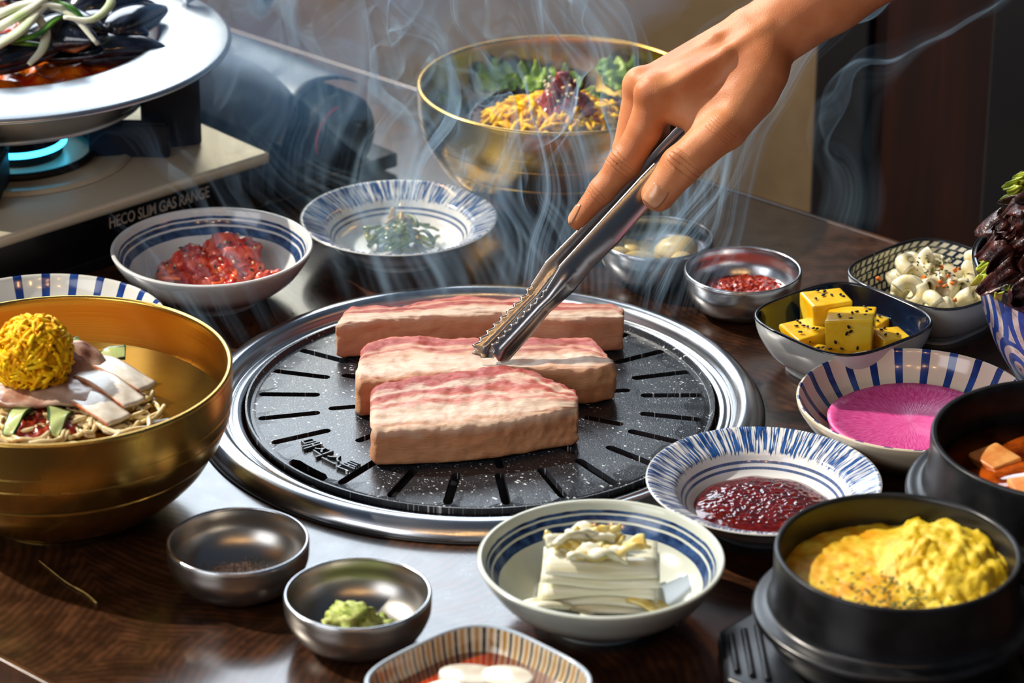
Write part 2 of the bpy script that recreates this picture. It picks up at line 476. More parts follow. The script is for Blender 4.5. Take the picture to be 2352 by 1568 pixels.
for sa in (-0.7, 0.9):
    c = ab(sa, 0.0)
    part('leg', join(xf(box(0, 0, -0.385, 0.07, 0.07, 0.70, 0.004), Matrix.Translation(c)), xf(box(0, 0, -0.74, 0.5, 0.5, 0.02, 0.004), Matrix.Translation(c))), M_black_plastic, table)
M_floor = Mat('dark_floor', C(40, 30, 26), 0.5).vary(C(30, 23, 20), C(52, 38, 31), 6)
struct('floor', box(0.3, 1.0, -0.775, 7, 7, 0.05), M_floor)
M_wall = Mat('beige_plaster', C(124, 104, 74), 0.8).vary(C(114, 94, 66), C(134, 112, 82), 9, bump=0.05)
M_wallwood = Mat('reddish_brown_panel', C(70, 32, 18), 0.45)
_x, _y, _z = M_wallwood.coords(); _g = M_wallwood.noise(M_wallwood.comb(_x*8.0, _y*8.0, _z*0.6), 6, 4)
M_wallwood.col(M_wallwood.mix(_g.sstep(0.3, 0.7), C(28, 10, 6), C(48, 19, 10)))
M_post = Mat('dark_post', C(13, 9, 13), 0.5).vary(C(10, 7, 11), C(17, 12, 17), 12)
WB = 0.62
def wall_slab(s0, s1, b, z0, z1, th):
    """upright slab parallel to the table's long side; s runs along -A_DIR"""
    P = [ab(-s0, b), ab(-s1, b), ab(-s1, b+th), ab(-s0, b+th)]
    return prism([(p.x, p.y) for p in P], z0, z1, 0.003)
S0 = -0.182
struct('wall_back', wall_slab(-2.0, S0, WB, -0.75, 0.22, 0.08), M_wall)
struct('trim_1', wall_slab(S0+0.001, S0+0.054, WB-0.01, -0.75, 0.22, 0.12), M_post)
struct('wall_right', wall_slab(S0+0.055, S0+0.178, WB-0.004, -0.75, 0.9, 0.1), M_wallwood)
struct('trim_2', wall_slab(S0+0.179, S0+1.6, WB-0.02, -0.75, 0.9, 0.14), M_post)
# ------------------------------------------------------------------ grill
grill = thing('table_grill', 'round steel table grill with a black speckled stone-coated plate', 'grill', (GX, GY, 0))
ring_prof = cr([(0.1605, -0.02), (0.1605, 0.001), (0.163, 0.0045), (0.1665, 0.0045), (0.1685, 0.0030), (0.171, 0.0035), (0.1735, 0.0085), (0.178, 0.0115), (0.1845, 0.0105), (0.1895, 0.0055), (0.191, 0.0012), (0.1885, 0.0004)], 5)
part('trim_ring', lathe(ring_prof, 160, cap=False), M_steel, grill)
M_gap = Mat('dark_gasket', C(8, 8, 9), 0.6).vary(C(6, 6, 7), C(12, 12, 13), 60)
part('gasket', lathe([(0.190, 0.0003), (0.1925, 0.0003), (0.1925, 0.0012), (0.190, 0.0012), (0.190, 0.0003)], 128, cap=False), M_gap, grill)
part('fire_pot', lathe(cr([(0.160, -0.004), (0.158, -0.05), (0.13, -0.07), (0.0, -0.072)], 6), 64, cap=False), M_dark_in, grill)
SLOT = []
for k in range(25):
    if k == 22: continue
    t = math.radians(-97.5+14.4*k); SLOT.append(((0.112*math.cos(t), 0.112*math.sin(t)), (0.1475*math.cos(t), 0.1475*math.sin(t)), 0.0032))
for k in range(12):
    t = math.radians(-172+30*k); SLOT.append(((0.078*math.cos(t), 0.078*math.sin(t)), (0.1*math.cos(t), 0.1*math.sin(t)), 0.0030))
for s in range(-3, 3):
    pass
tc = math.radians(-137.5)
curve_slot = [(0.1505*math.cos(tc+k*0.03), 0.1505*math.sin(tc+k*0.03)) for k in range(-4, 5)]
def stadium(p, q, w):
    p, q = Vector(p), Vector(q); d = (q-p).normalized(); n = Vector((-d.y, d.x)); L = []
    for c, s in ((q, 1), (p, -1)):
        for k in range(6):
            a = PI*k/5-PI/2
            L.append(tuple(c+(d*math.cos(a)+n*math.sin(a))*s*w))
    return L
def band_loop(pts, w):
    P = [Vector(p) for p in pts]; L, R = [], []
    for i in range(len(P)):
        d = (P[min(i+1, len(P)-1)]-P[max(i-1, 0)]).normalized(); n = Vector((-d.y, d.x)); k = w*(0.35 if i in (0, len(P)-1) else 1)
        L.append(tuple(P[i]+n*k)); R.append(tuple(P[i]-n*k))
    return L+R[::-1]
def pin(poly, x, y):
    c = False; j = len(poly)-1
    for i in range(len(poly)):
        xi, yi = poly[i]; xj, yj = poly[j]
        if (yi > y) != (yj > y) and x < (xj-xi)*(y-yi)/(yj-yi)+xi: c = not c
        j = i
    return c
holes = [stadium(*s) for s in SLOT]+[band_loop(curve_slot, 0.0042)]
hole_boxes = [(min(p[0] for p in h), max(p[0] for p in h), min(p[1] for p in h), max(p[1] for p in h)) for h in holes]
PR = 0.1585
def plate_in(x, y):
    for h, b in zip(holes, hole_boxes):
        if b[0] <= x <= b[1] and b[2] <= y <= b[3] and pin(h, x, y): return False
    return True
def plate_z(x, y):
    r = math.hypot(x, y)
    z = 0.0062+0.0022*math.cos(min(r/0.15, 1.0)*PI/2)
    if r > 0.15: z += -0.0016*math.sin(min((r-0.15)/0.005, 1)*PI/2)
    if r > 0.1555: z += 0.0034*min((r-0.1555)/0.0015, 1)
    return z
extra = []
for r in (0.02, 0.04, 0.06, 0.09, 0.104, 0.118, 0.128, 0.138, 0.1515, 0.153, 0.155, 0.1556, 0.1572):
    n = max(12, int(2*PI*r/0.006)) if r < 0.15 else 160
    for k in range(n):
        t = 2*PI*k/n+(r*40 if r < 0.15 else 0.0); p = (r*math.cos(t), r*math.sin(t))
        if plate_in(*p): extra.append(p)
outer = [(PR*math.cos(2*PI*k/160), PR*math.sin(2*PI*k/160)) for k in range(160)]
plate = part('grill_plate', cdt_plate(outer, holes, extra, plate_in, plate_z, 0.0045), M_stone, grill, smooth=False)
# raised Korean lettering on the plate
tg = text_geo('매직스톤', 0.0155, 0.0010, 0.0, 0.98)
wx = max(v[0] for v in tg[0]); ta = math.radians(-139.5)
# letters stand with their feet outwards, read along the rim
Mt = Matrix.Rotation(ta+PI/2, 4, 'Z')
tv = []
for v in tg[0]:
    ang = ta+(v[0]-wx/2)/0.131; rr = 0.1365-v[1]*1.0
    tv.append((rr*math.cos(ang), rr*math.sin(ang), 0.0077+v[2]))
part('embossed_lettering', (tv, tg[1]), M_stone, plate, smooth=False)
for k in range(3):
    t = math.radians(-46+k*2.2)
    part('emblem_curl', xf(lathe([(0.0022+0.0007*math.cos(q*PI/4), 0.0007*math.sin(q*PI/4)) for q in range(9)], 20, cap=False), Matrix.Translation((0.1795*math.cos(t), 0.1795*math.sin(t), 0.0118))), M_steel, grill)
for k, t in enumerate((0.3, 1.1, 1.9, 2.6, 3.4, 4.1, 4.45, 4.7, 4.95, 5.4, 6.0)):
    c = tag(put('charcoal_lump', mesh_data('charcoal_lump', *blob((0, 0, 0), (0.026, 0.02, 0.014), 0.3, 1.6, 2, k), M_ember), None, (GX+0.118*math.cos(t), GY+0.118*math.sin(t), -0.056), (0, 0, t)),
            'glowing charcoal lump seen through the slots of the grill plate', 'charcoal', 'charcoal lumps under the grill plate')

# ------------------------------------------------------------------ pork belly
def interp(pts, n):
    P = np.array(pts, float); d = np.r_[0, np.cumsum(np.linalg.norm(np.diff(P, axis=0), axis=1))]; s = np.linspace(0, d[-1], n)
    return np.c_[np.interp(s, d, P[:, 0]), np.interp(s, d, P[:, 1])]
def smooth1(P, k=3):
    for _ in range(k):
        Q = P.copy(); Q[1:-1] = (P[:-2]+2*P[1:-1]+P[2:])/4; P = Q
    return P
def slab(front, back, ztop, zbot, seed, lean=0.0, nu=150, nt=44, zback=None):
    """loft between a front and a back edge; uv.x along, uv.y: front face <0, top 0..1, back face >1"""
    Fr = smooth1(interp(front, nu), 4); Bk = smooth1(interp(back, nu), 4)
    # closed section: bottom front -> up the front face -> top -> down the back face
    V, UV = [], []; H = ztop-zbot
    sec = []
    for k in range(14): sec.append((0.0, k/14.0, -0.55*(1-k/14.0)))
    for k in range(nt): sec.append((k/(nt-1.0), 1.0, k/(nt-1.0)))
    for k in range(1, 12): sec.append((1.0, 1-k/11.0, 1+0.45*k/11.0))
    for k in range(1, 8): sec.append((1-k/8.0, 0.0, 1.45))
    ns = len(sec)
    for i in range(nu):
        u = i/(nu-1); f, b = Fr[i], Bk[i]
        endr = max(0.0, 1-min(u, 1-u)/0.03)
        for (s, h, vv) in sec:
            p = f*(1-s)+b*s
            # rounding of the long edges and the ends
            cy, cz = 0.5, 0.5; ds, dh = s-0.5, h-0.5
            k = (abs(2*ds)**9+abs(2*dh)**9)**(1/9.0); k = max(k, 1e-6); k2 = max(abs(2*ds), abs(2*dh))/k
            s2, h2 = 0.5+ds*k2, 0.5+dh*k2
            sh = 1-0.16*endr**2
            s2 = 0.5+(s2-0.5)*sh; h2 = 0.5+(h2-0.5)*(1-0.10*endr**2)
            p = f*(1-s2)+b*s2
            z = zbot+(H+((zback or ztop)-ztop)*s2)*h2
            out = np.array([0, (s2-0.5)*2, (h2-0.5)*2])
            q = Vector((p[0]*60, p[1]*60, z*60))
            nz = mnoise.fractal(q*0.8+Vector((seed, 0, 0)), 0.8, 2.0, 3)*0.0012+mnoise.fractal(Vector((p[0]*50, p[1]*260, z*200))+Vector((seed*3, 5, 0)), 0.8, 2.0, 3)*0.0010
            pz = z+nz*(1.0 if h2 > 0.15 else 0.2)*(h2 > 0.3)
            py = p[1]+(s2-0.5)*2*nz*(1 if abs(s2-0.5) > 0.4 else 0)+lean*(h2-0.5)
            V.append((p[0]+endr*nz*1.2, py, pz)); UV.append((u, vv))
    F = []
    for i in range(nu-1):
        for k in range(ns):
            a = i*ns+k; b = i*ns+(k+1) % ns; F.append((a, a+ns, b+ns, b))
    F.append(tuple(range(ns))); F.append(tuple((nu-1)*ns+k for k in range(ns))[::-1])
    return V, F, UV
FAT, FAT2, LEAN, LEAN2, PEEL = C(232, 206, 184), C(224, 176, 146), C(176, 74, 66), C(204, 112, 96), C(234, 172, 124)
def pork_mat(name, stops, seed):
    m = Mat(name, rough=0.36, spec=0.5, sss=0.22, sssr=(0.008, 0.003, 0.0015), coat=0.12, coatr=0.2)
    u, v, _ = m.coords('UV'); 
    w = m.noise(m.comb(u*3.0+seed, v*2.0, 0.0), 2.2, 3); fine = m.noise(m.comb(u*6.0, v*30.0+seed, 0.0), 3.0, 4, 0.6)
    fib = m.noise(m.comb(u*9.0, v*80.0+seed, 1.0), 3.0, 3, 0.65); big = m.noise(m.comb(u*4.0+seed*2.0, v*2.6, 2.0), 1.3, 3)
    vv = v+(w-0.5)*0.26*(u*3.0+seed).sin().abs()+((fine-0.5)*0.12+(fib-0.5)*0.07+(big-0.5)*0.34)*v.sstep(-0.05, 0.12)
    base = m.ramp(vv*0.5+0.3, [(0.3+p*0.5, c) for p, c in stops])
    x, y, z = m.coords()
    blot = m.noise(m.vec, 45, 4); gr = m.noise(m.comb(x*60.0, y*60.0, z*60.0), 8.0, 3)
    c = m.mix(blot.sstep(0.55, 0.75)*0.3, base, FAT)
    c = m.mix(fib.sstep(0.56, 0.7)*v.sstep(0.1, 0.5)*0.55, c, C(236, 196, 176))
    c = m.mix(big.sstep(0.4, 0.7)*v.sstep(-0.02, -0.12)*0.45, c, C(216, 134, 86))
    c = m.mix(gr.sstep(0.5, 0.8)*0.2, c, C(206, 128, 104))
    m.col(c); m.bump(fine*0.8+fib*0.5+gr*0.3, 0.6, 0.0016)
    m.set('Roughness', gr*0.25+0.26)
    return m
Mp1 = pork_mat('pork_belly_front', [(-0.5, PEEL), (-0.16, C(222, 158, 112)), (-0.03, C(236, 208, 182)), (0.08, FAT2), (0.16, FAT), (0.34, FAT), (0.42, LEAN2), (0.5, FAT), (0.57, LEAN2), (0.66, LEAN), (0.74, FAT), (0.82, LEAN), (1.1, LEAN)], 1.3)
Mp2 = pork_mat('pork_belly_middle', [(-0.5, PEEL), (-0.1, C(228, 178, 130)), (0.03, FAT2), (0.15, FAT), (0.36, FAT), (0.5, FAT2), (0.58, LEAN), (0.66, FAT2), (0.74, LEAN), (0.86, LEAN), (0.93, LEAN2), (1.1, LEAN2)], 4.7)
Mp3 = pork_mat('pork_belly_back', [(-0.5, C(222, 160, 130)), (-0.1, C(232, 182, 140)), (0.02, FAT), (0.34, FAT), (0.46, FAT2), (0.54, LEAN), (0.66, LEAN), (0.74, FAT2), (0.84, LEAN2), (1.1, LEAN)], 8.2)
PZ = 0.0082
s1 = slab([(-0.0712, -0.1046), (-0.03, -0.103), (0.01, -0.095), (0.0626, -0.0728)],
          [(-0.0725, -0.051), (-0.05, -0.041), (-0.02, -0.030), (0.0163, -0.020), (0.036, -0.033), (0.0515, -0.050), (0.0625, -0.064)], 0.0362, PZ, 1, zback=0.044)
tag(part('pork_belly', s1, Mp1), 'front thick slab of raw pork belly, nearest the viewer on the grill', 'meat', 'pork belly slabs on the grill')
s2 = slab([(-0.0853, -0.0341), (-0.04, -0.024), (0.0, -0.018), (0.0431, -0.0139), (0.068, -0.015), (0.0905, -0.0037)],
          [(-0.083, 0.0254), (-0.0644, 0.0438), (-0.045, 0.0436), (-0.022, 0.038), (0.0, 0.040), (0.035, 0.038), (0.066, 0.0392), (0.0742, 0.0353), (0.0835, 0.010)], 0.0358, PZ, 5)
tag(part('pork_belly', s2, Mp2), 'middle slab of raw pork belly gripped by the tongs', 'meat', 'pork belly slabs on the grill')
s3 = slab([(-0.1021, 0.0575), (-0.07, 0.067), (0.0092, 0.0786), (0.06, 0.069), (0.0967, 0.0712)],
          [(-0.0958, 0.0889), (-0.078, 0.0955), (-0.066, 0.0912), (-0.033, 0.1025), (-0.0047, 0.1075), (0.018, 0.1052), (0.066, 0.0956), (0.092, 0.0956), (0.0975, 0.087)], 0.0352, PZ, 9)
tag(part('pork_belly', s3, Mp3), 'long slab of raw pork belly at the back of the grill', 'meat', 'pork belly slabs on the grill')
# ------------------------------------------------------------------ tableware
def dish(name, label, cat, loc, outer, inner, m_out, m_in, rz=0.0, segs=128, shape=None, group=None, rim=None, names=('outer_wall', 'painted_inside')):
    """outer: foot -> rim top; inner: rim top -> centre"""
    t = thing(name, label, cat, loc, rz, group)
    part(names[0], lathe(outer, segs, shape, cap=1), m_out, t)
    part(names[1], lathe(inner, segs, shape, cap=False), m_in, t)
    if rim:
        m, pr_ = rim; part('rim', lathe(pr_, segs, shape, cap=False), m, t)
    return t
# small steel sauce bowls
def steel_bowl(label, loc, R, mat):
    H = 0.032
    o = cr([(0.016, 0.0), (R*0.55, 0.001), (R*0.82, 0.0075), (R*0.97, 0.0185), (R*0.998, 0.0275), (R, H-0.0006)], 6)
    i = cr([(R-0.0012, H), (R-0.0018, 0.0275), (R*0.94, 0.0185), (R*0.79, 0.009), (R*0.5, 0.0032), (0.0001, 0.0026)], 6)
    t = thing('sauce_bowl', label, 'bowl', loc, 0, 'small steel sauce bowls')
    part('shell', lathe(o+i, 96), mat, t)
    part('rim', lathe([(R-0.0012+0.0011*math.cos(q*PI/5), H+0.0011*math.sin(q*PI/5)) for q in range(11)], 96, cap=False), M_steel, t)
    return t
steel_bowl('small steel bowl holding a little salt and pepper, beside the front brass bowl', (-0.1455, -0.2475, 0), 0.043, M_steel_soft)
steel_bowl('small steel bowl holding grated green wasabi', (-0.0705, -0.3115, 0), 0.0433, M_steel_soft)
steel_bowl('small steel bowl of red chili sauce with white bits, right of the grill', (0.1855, 0.1595, 0), 0.0425, M_steel)
steel_bowl('small steel bowl of peeled garlic cloves behind the tongs', (0.126, 0.219, 0), 0.042, M_steel)

# white bowls with three blue rings
def ring_bowl(label, loc, base, b2):
    R, H = 0.073, 0.041
    o = cr([(0.030, 0.0), (0.033, 0.0), (0.0335, 0.005), (0.046, 0.010), (0.060, 0.020), (0.069, 0.032), (R, H-0.001), (R-0.0008, H+0.0008)], 6)
    i = cr([(R-0.0008, H+0.0008), (R-0.0032, H-0.0002), (0.0655, 0.032), (0.0565, 0.021), (0.042, 0.0125), (0.022, 0.008), (0.0001, 0.007)], 6)
    return dish('side_dish_bowl', label, 'bowl', loc, o, i, ceramic_plain('ring_bowl_glaze', base, b2), rings_mat('blue_ring_glaze', R, H, base, b2), group='white bowls with three blue rings')
ring_bowl('white bowl with three blue rings holding red spicy kimchi pieces', (-0.198, 0.182, 0), C(222, 224, 222), C(206, 210, 210))
ring_bowl('white bowl with three blue rings holding a block of white napa kimchi', (0.072, -0.284, 0), C(204, 210, 200), C(188, 196, 184))
# plates with brushed blue strokes
def stroke_plate(label, loc, seed, rz):
    R, H = 0.0735, 0.031
    o = cr([(0.030, 0.0), (0.034, 0.0), (0.035, 0.005), (0.048, 0.011), (0.056, 0.020), (0.066, 0.0265), (R, H-0.0006), (R-0.0006, H+0.0006)], 6)
    i = cr([(R-0.0006, H+0.0006), (R-0.003, H+0.0001), (0.064, 0.0278), (0.0555, 0.0235), (0.0505, 0.0165), (0.044, 0.0105), (0.030, 0.0072), (0.0001, 0.0065)], 6)
    return dish('blue_stroke_plate', label, 'plate', loc, o, i, M_cer_grey, strokes_mat('blue_stroke_glaze', R, seed), rz, 160, group='plates with blue brushed rims')
stroke_plate('plate with blue brush-stroke rim holding green seasoned seaweed stems', (-0.0655, 0.261, 0), 3.0, 0.4)
stroke_plate('plate with blue brush-stroke rim holding dark red dipping sauce', (0.177, -0.165, 0), 11.0, 2.0)
# cream plates with blue bars
def bar_plate(label, loc, n, ph, base, b2, k=1.0):
    R, H = 0.0895, 0.036
    o = cr([(0.040, 0.0), (0.046, 0.0), (0.047, 0.004), (0.062, 0.008), (0.078, 0.019), (R-0.002, 0.030), (R, H-0.0008), (R-0.0008, H+0.0006)], 6)
    i = cr([(R-0.0008, H+0.0006), (R-0.003, H-0.0004), (0.080, 0.0255), (0.069, 0.0145), (0.056, 0.0085), (0.035, 0.0068), (0.0001, 0.0066)], 6)
    o = [(p[0]*k, p[1]) for p in o]; i = [(p[0]*k, p[1]) for p in i]
    return dish('blue_bar_plate', label, 'plate', loc, o, i, M_cer_warm, stripes_mat('blue_bar_glaze', R*k, n, base, b2, C(16, 34, 96), 0.060*k, ph), 0, 160, group='plates with blue bars on the rim')
bar_plate('cream plate with navy bars on the rim holding pink radish slices', (0.2835, -0.0600, 0), 25, 0.1, C(228, 220, 204), C(214, 200, 176), 0.866)
bar_plate('cream plate with blue bars peeking out behind the front brass bowl', (-0.3065, 0.054, 0), 27, 0.4, C(222, 222, 214), C(208, 208, 200))
# brass noodle bowls
def brass_bowl(label, loc):
    R, H = 0.110, 0.097
    o = cr([(0.046, 0.0), (0.050, 0.0), (0.053, 0.003), (0.072, 0.014), (0.090, 0.031), (0.0985, 0.0455)], 6)[:-1]+[(0.0990, 0.0462), (0.0984, 0.0468), (0.1004, 0.0472)]+cr([(0.1012, 0.0485), (0.1065, 0.062), (0.1092, 0.078), (R, H-0.001)], 6)
    lip = [(R-0.0018+0.0019*math.cos(q*PI/6), H-0.0005+0.0019*math.sin(q*PI/6)) for q in range(7)]
    i = cr([(R-0.0038, H-0.002), (R-0.0042, 0.080), (0.1025, 0.063), (0.095, 0.045), (0.082, 0.027), (0.055, 0.0105), (0.0001, 0.005)], 6)
    t = thing('brass_bowl', label, 'bowl', loc, 0, 'brass noodle bowls')
    part('shell', lathe([tuple(p) for p in o]+lip+[tuple(p) for p in i], 160), M_brass, t)
    for z, r in ((0.064, 0.1071), (0.0735, 0.1087)):
        part('engraved_line', lathe([(r-0.0003, z-0.0004), (r+0.00035, z), (r-0.0003, z+0.0004)], 128, cap=False), M_brass, t)
    return t
brass_bowl('front brass bowl of cold noodles in amber broth', (-0.265, -0.142, 0))
brass_bowl('brass bowl of mixed rice with shredded egg at the back of the table', (0.056, 0.370, 0))
# square bowls
def square_bowl(name, label, loc, half, H, m_out, m_in, rz, m_rim, nn=3.6, foot=0.62, mo='painted_inside'):
    R = half/ (2**0.5) * 1.0
    R = half/((2*(0.70710678**nn))**(-1.0/nn))
    o = cr([(R*foot*0.9, 0.0), (R*foot, 0.0), (R*foot*1.03, 0.004), (R*0.80, 0.012), (R*0.94, H*0.65), (R*0.998, H-0.0012)], 6)
    rimp = [(R-0.0012+0.0013*math.cos(q*PI/6), H-0.0010+0.0013*math.sin(q*PI/6)) for q in range(7)]
    i = cr([(R-0.0025, H-0.0010), (R*0.90, H*0.65), (R*0.75, 0.013), (R*0.55, 0.0072), (R*0.3, 0.0062), (0.0001, 0.006)], 6)
    t = thing(name, label, 'bowl', loc, rz)
    part('outer_wall', lathe(o, 144, sq(nn, 0), cap=1), m_out, t); part(mo, lathe(i, 144, sq(nn, 0), cap=False), m_in, t)
    part('rim', lathe(rimp, 144, sq(nn, 0), cap=False), m_rim, t)
    return t
M_navy_in = navy_inside_mat('navy_glaze', 0.038)
square_bowl('square_bowl', 'square white bowl with navy inside holding yellow pickle cubes', (0.248, 0.060, 0), 0.0615, 0.040, M_cer_grey, M_navy_in, PI/4-0.09, M_cer_dark)
square_bowl('square_bowl', 'square bowl with navy and cream lattice inside holding macaroni salad', (0.322, 0.139, 0), 0.0635, 0.039, M_cer_grey, diamond_mat('lattice_glaze'), PI/4-0.03, M_cer_dark)
square_bowl('square_bowl', 'square bowl with black and tan stripes holding red water kimchi', (0.001, -0.4155, 0), 0.063, 0.036, M_cer_grey, tricolor_stripes_mat('striped_glaze'), PI/4, ceramic_plain('pale_blue_rim', C(176, 190, 204), C(160, 176, 192)))
# big wave-pattern bowl
R, H = 0.096, 0.102
o = cr([(0.040, 0.0), (0.048, 0.0), (0.049, 0.006), (0.060, 0.016), (0.078, 0.045), (0.089, 0.075), (R, H-0.001), (R-0.001, H+0.001)], 7)
i = cr([(R-0.001, H+0.001), (R-0.0045, H-0.001), (0.084, 0.075), (0.072, 0.045), (0.05, 0.016), (0.0001, 0.009)], 7)
dish('salad_bowl', 'tall bowl with blue wave scales filled with red leaf lettuce', 'bowl', (0.423, 0.010, 0), o, i, fan_mat('wave_scale_glaze'), M_cer_dark, names=('painted_wall', 'inside'))
# black stone pots on trays
def pot(label, tray_label, loc, R, tz, rz, ribs=True):
    t = thing('pot_tray', tray_label, 'tray', (loc[0], loc[1], 0), rz, 'black pot trays')
    poly = [(-0.098, -0.027), (-0.098, 0.027), (-0.052, 0.072), (0.052, 0.072), (0.098, 0.027), (0.098, -0.027), (0.052, -0.072), (-0.052, -0.072)][::-1]
    part('board', prism(poly, 0.001, tz, 0.003), M_tray, t)
    for s in (-1, 1):
        for k in range(3):
            part('rib', box(s*(0.091-0.0082*k), 0, tz+0.0008, 0.0042, 0.050-0.004*(2-k)+0.006*k, 0.0032, 0.0012), M_tray, t)
    p = thing('stone_pot', label, 'pot', (loc[0], loc[1], tz), 0, 'black stone pots')
    Hh = 0.081-tz
    K = R/0.0695
    o = cr([(0.050*K, 0.0005), (0.060*K, 0.0005), (0.070*K, 0.010), (0.0765*K, 0.022), (0.0805*K, 0.0255), (0.0812*K, 0.0285), (0.0795*K, 0.0305), (0.0735*K, 0.0318), (0.0712*K, 0.036), (0.0700*K, 0.05), (0.0698*K, Hh-0.002), (0.0685*K, Hh)], 6)
    i = cr([(0.0685*K, Hh), (0.0660*K, Hh-0.002), (0.0645*K, 0.05), (0.0640*K, 0.03), (0.05*K, 0.010), (0.0001, 0.006)], 6)
    part('body', lathe([tuple(q) for q in o]+[tuple(q) for q in i][1:], 128), M_pot, p)
    return p
pot('black stone pot filled with fluffy yellow steamed egg', 'black octagonal tray with ribbed ends under the steamed egg pot', (0.238, -0.347), 0.0695, 0.014, 0.03)
pot('black stone pot of orange-red tofu stew at the right edge', 'black tray under the tofu stew pot', (0.357, -0.206), 0.0825, 0.014, -0.5)

# ------------------------------------------------------------------ food, small dishes
def lumpy_disc(R, th, amp, freq, seed, nr=22, nt=72, edge=0.0, fall=0.35):
    """a puddle or mound; th(r) height in the middle"""
    V, F = [], []
    for j in range(nt):
        t = 2*PI*j/nt; k = 1+edge*mnoise.noise(Vector((math.cos(t)*2, math.sin(t)*2, seed)))
        for i in range(nr):
            s = i/(nr-1.0); r = R*k*s; x, y = r*math.cos(t), r*math.sin(t)
            h = th*(1-s**(2/fall))+amp*mnoise.fractal(Vector((x*freq, y*freq, seed)), 0.7, 2.0, 4)*(1-s**6)
            V.append((x, y, h if i < nr-1 else 0.0))
    for j in range(nt):
        a, b = j*nr, ((j+1) % nt)*nr
        for i in range(nr-1): F.append((a+i, a+i+1, b+i+1, b+i))
    return V, F
M_salt = Mat('salt_pepper', C(200, 180, 160), 0.7).vary(C(150, 110, 80), C(226, 214, 204), 700, 0.4, 0.6, 0.4, 0.0006)
g = lumpy_disc(0.019, 0.0022, 0.0009, 300, 3, edge=0.3)
gr = [xf(box(0, 0, 0, 0.0007, 0.0006, 0.0006), Matrix.Translation((rnd.gauss(0, 0.011), rnd.gauss(0, 0.009), 0.0022+0.0008*rnd.random())) @ Matrix.Rotation(rnd.random()*3, 4, 'Z')) for _ in range(220)]
tag(part('salt_and_pepper', join(g, *gr), M_salt, loc=(-0.1465, -0.2415, 0.0036)), 'pinch of brownish salt and pepper in the small steel bowl', 'seasoning', kind='stuff')
M_was = Mat('wasabi_paste', C(176, 196, 96), 0.5, sss=0.1).vary(C(150, 172, 66), C(204, 214, 130), 260, bump=0.5, bdist=0.001)
g = join(blob((-0.003, 0, 0.006), (0.0165, 0.012, 0.0125), 0.35, 2.4, 4, 3), blob((0.0135, 0.002, 0.003), (0.010, 0.008, 0.007), 0.4, 2.4, 4, 8), blob((-0.001, 0.001, 0.0135), (0.0095, 0.0085, 0.0055), 0.45, 2.4, 3, 5))
tag(part('wasabi', g, M_was, loc=(-0.0725, -0.3095, 0.0040)), 'pale green lump of grated wasabi in the steel bowl', 'wasabi', kind='stuff')
M_chili = Mat('chili_sauce', C(170, 40, 14), 0.14, coat=0.6, coatr=0.05)
_v = M_chili.noise(scale=240, detail=4); _s = M_chili.voro(M_chili.vec, 330)
M_chili.col(M_chili.mix((_s*1.0).sstep(0.10, 0.2, 1.0, 0.0)*(_v > 0.5), M_chili.mix(_v.sstep(0.35, 0.7), C(138, 24, 8), C(212, 70, 22)), C(240, 196, 160)))
M_chili.bump(_v, 0.6, 0.0012)
tag(part('chili_sauce', lumpy_disc(0.0350, 0.004, 0.0022, 240, 1, 40, 110, edge=0.1), M_chili, loc=(0.187, 0.162, 0.0118)), 'glossy orange-red chili sauce with white bits in a steel bowl', 'sauce', kind='stuff')
M_ssam = Mat('dark_red_sauce', C(110, 14, 14), 0.12, coat=0.7, coatr=0.04)
_v = M_ssam.noise(scale=190, detail=4); M_ssam.col(M_ssam.mix(_v.sstep(0.35, 0.7), C(60, 5, 5), C(104, 14, 12))); M_ssam.bump(_v, 0.14, 0.0007)
tag(part('dipping_sauce', lumpy_disc(0.0435, 0.0035, 0.0004, 300, 4, 60, 160, edge=0.1), M_ssam, loc=(0.1775, -0.163, 0.0102)), 'glossy dark red dipping sauce on the blue-stroke plate', 'sauce', kind='stuff')
# garlic
M_garlic = Mat('garlic_flesh', C(236, 216, 156), 0.34, sss=0.25, sssr=(0.006, 0.004, 0.002)).vary(C(226, 198, 126), C(242, 228, 180), 40)
M_garlic_root = Mat('garlic_root', C(186, 130, 70), 0.6).vary(C(170, 112, 56), C(200, 146, 84), 120)
def clove(loc, rot, k, lb):
    t = thing('garlic_clove', lb, 'garlic', loc, 0, 'peeled garlic cloves'); t.rotation_euler = rot
    k *= 1.3; L = 0.026*k
    pts = cr([(-L/2, 0, 0.0), (-L*0.3, 0, 0.0012), (0, 0, 0.0022), (L*0.3, 0, 0.0014), (L/2, 0, 0.0)], 4)
    n = len(pts); rad = [0.0082*k*max(0.16, math.sin(PI*min(1, (q/(n-1.0))**0.75*0.93+0.06))) for q in range(n)]
    part('flesh', tube(pts, rad, 14, 0.85), M_garlic, t)
    part('root_end', tube([(L/2-0.0008, 0, 0), (L/2+0.0012, 0, 0)], [rad[-1]*1.02, rad[-1]*0.8], 12, 0.85), M_garlic_root, t)
GL = ['large pale garlic clove lying at the front of the steel bowl', 'tilted garlic clove at the back of the steel bowl', 'garlic clove standing at the right wall of the steel bowl', 'garlic clove at the left wall of the steel bowl', 'garlic clove half hidden behind the front cloves', 'small garlic clove at the front rim of the steel bowl', 'small garlic clove at the back left of the steel bowl']
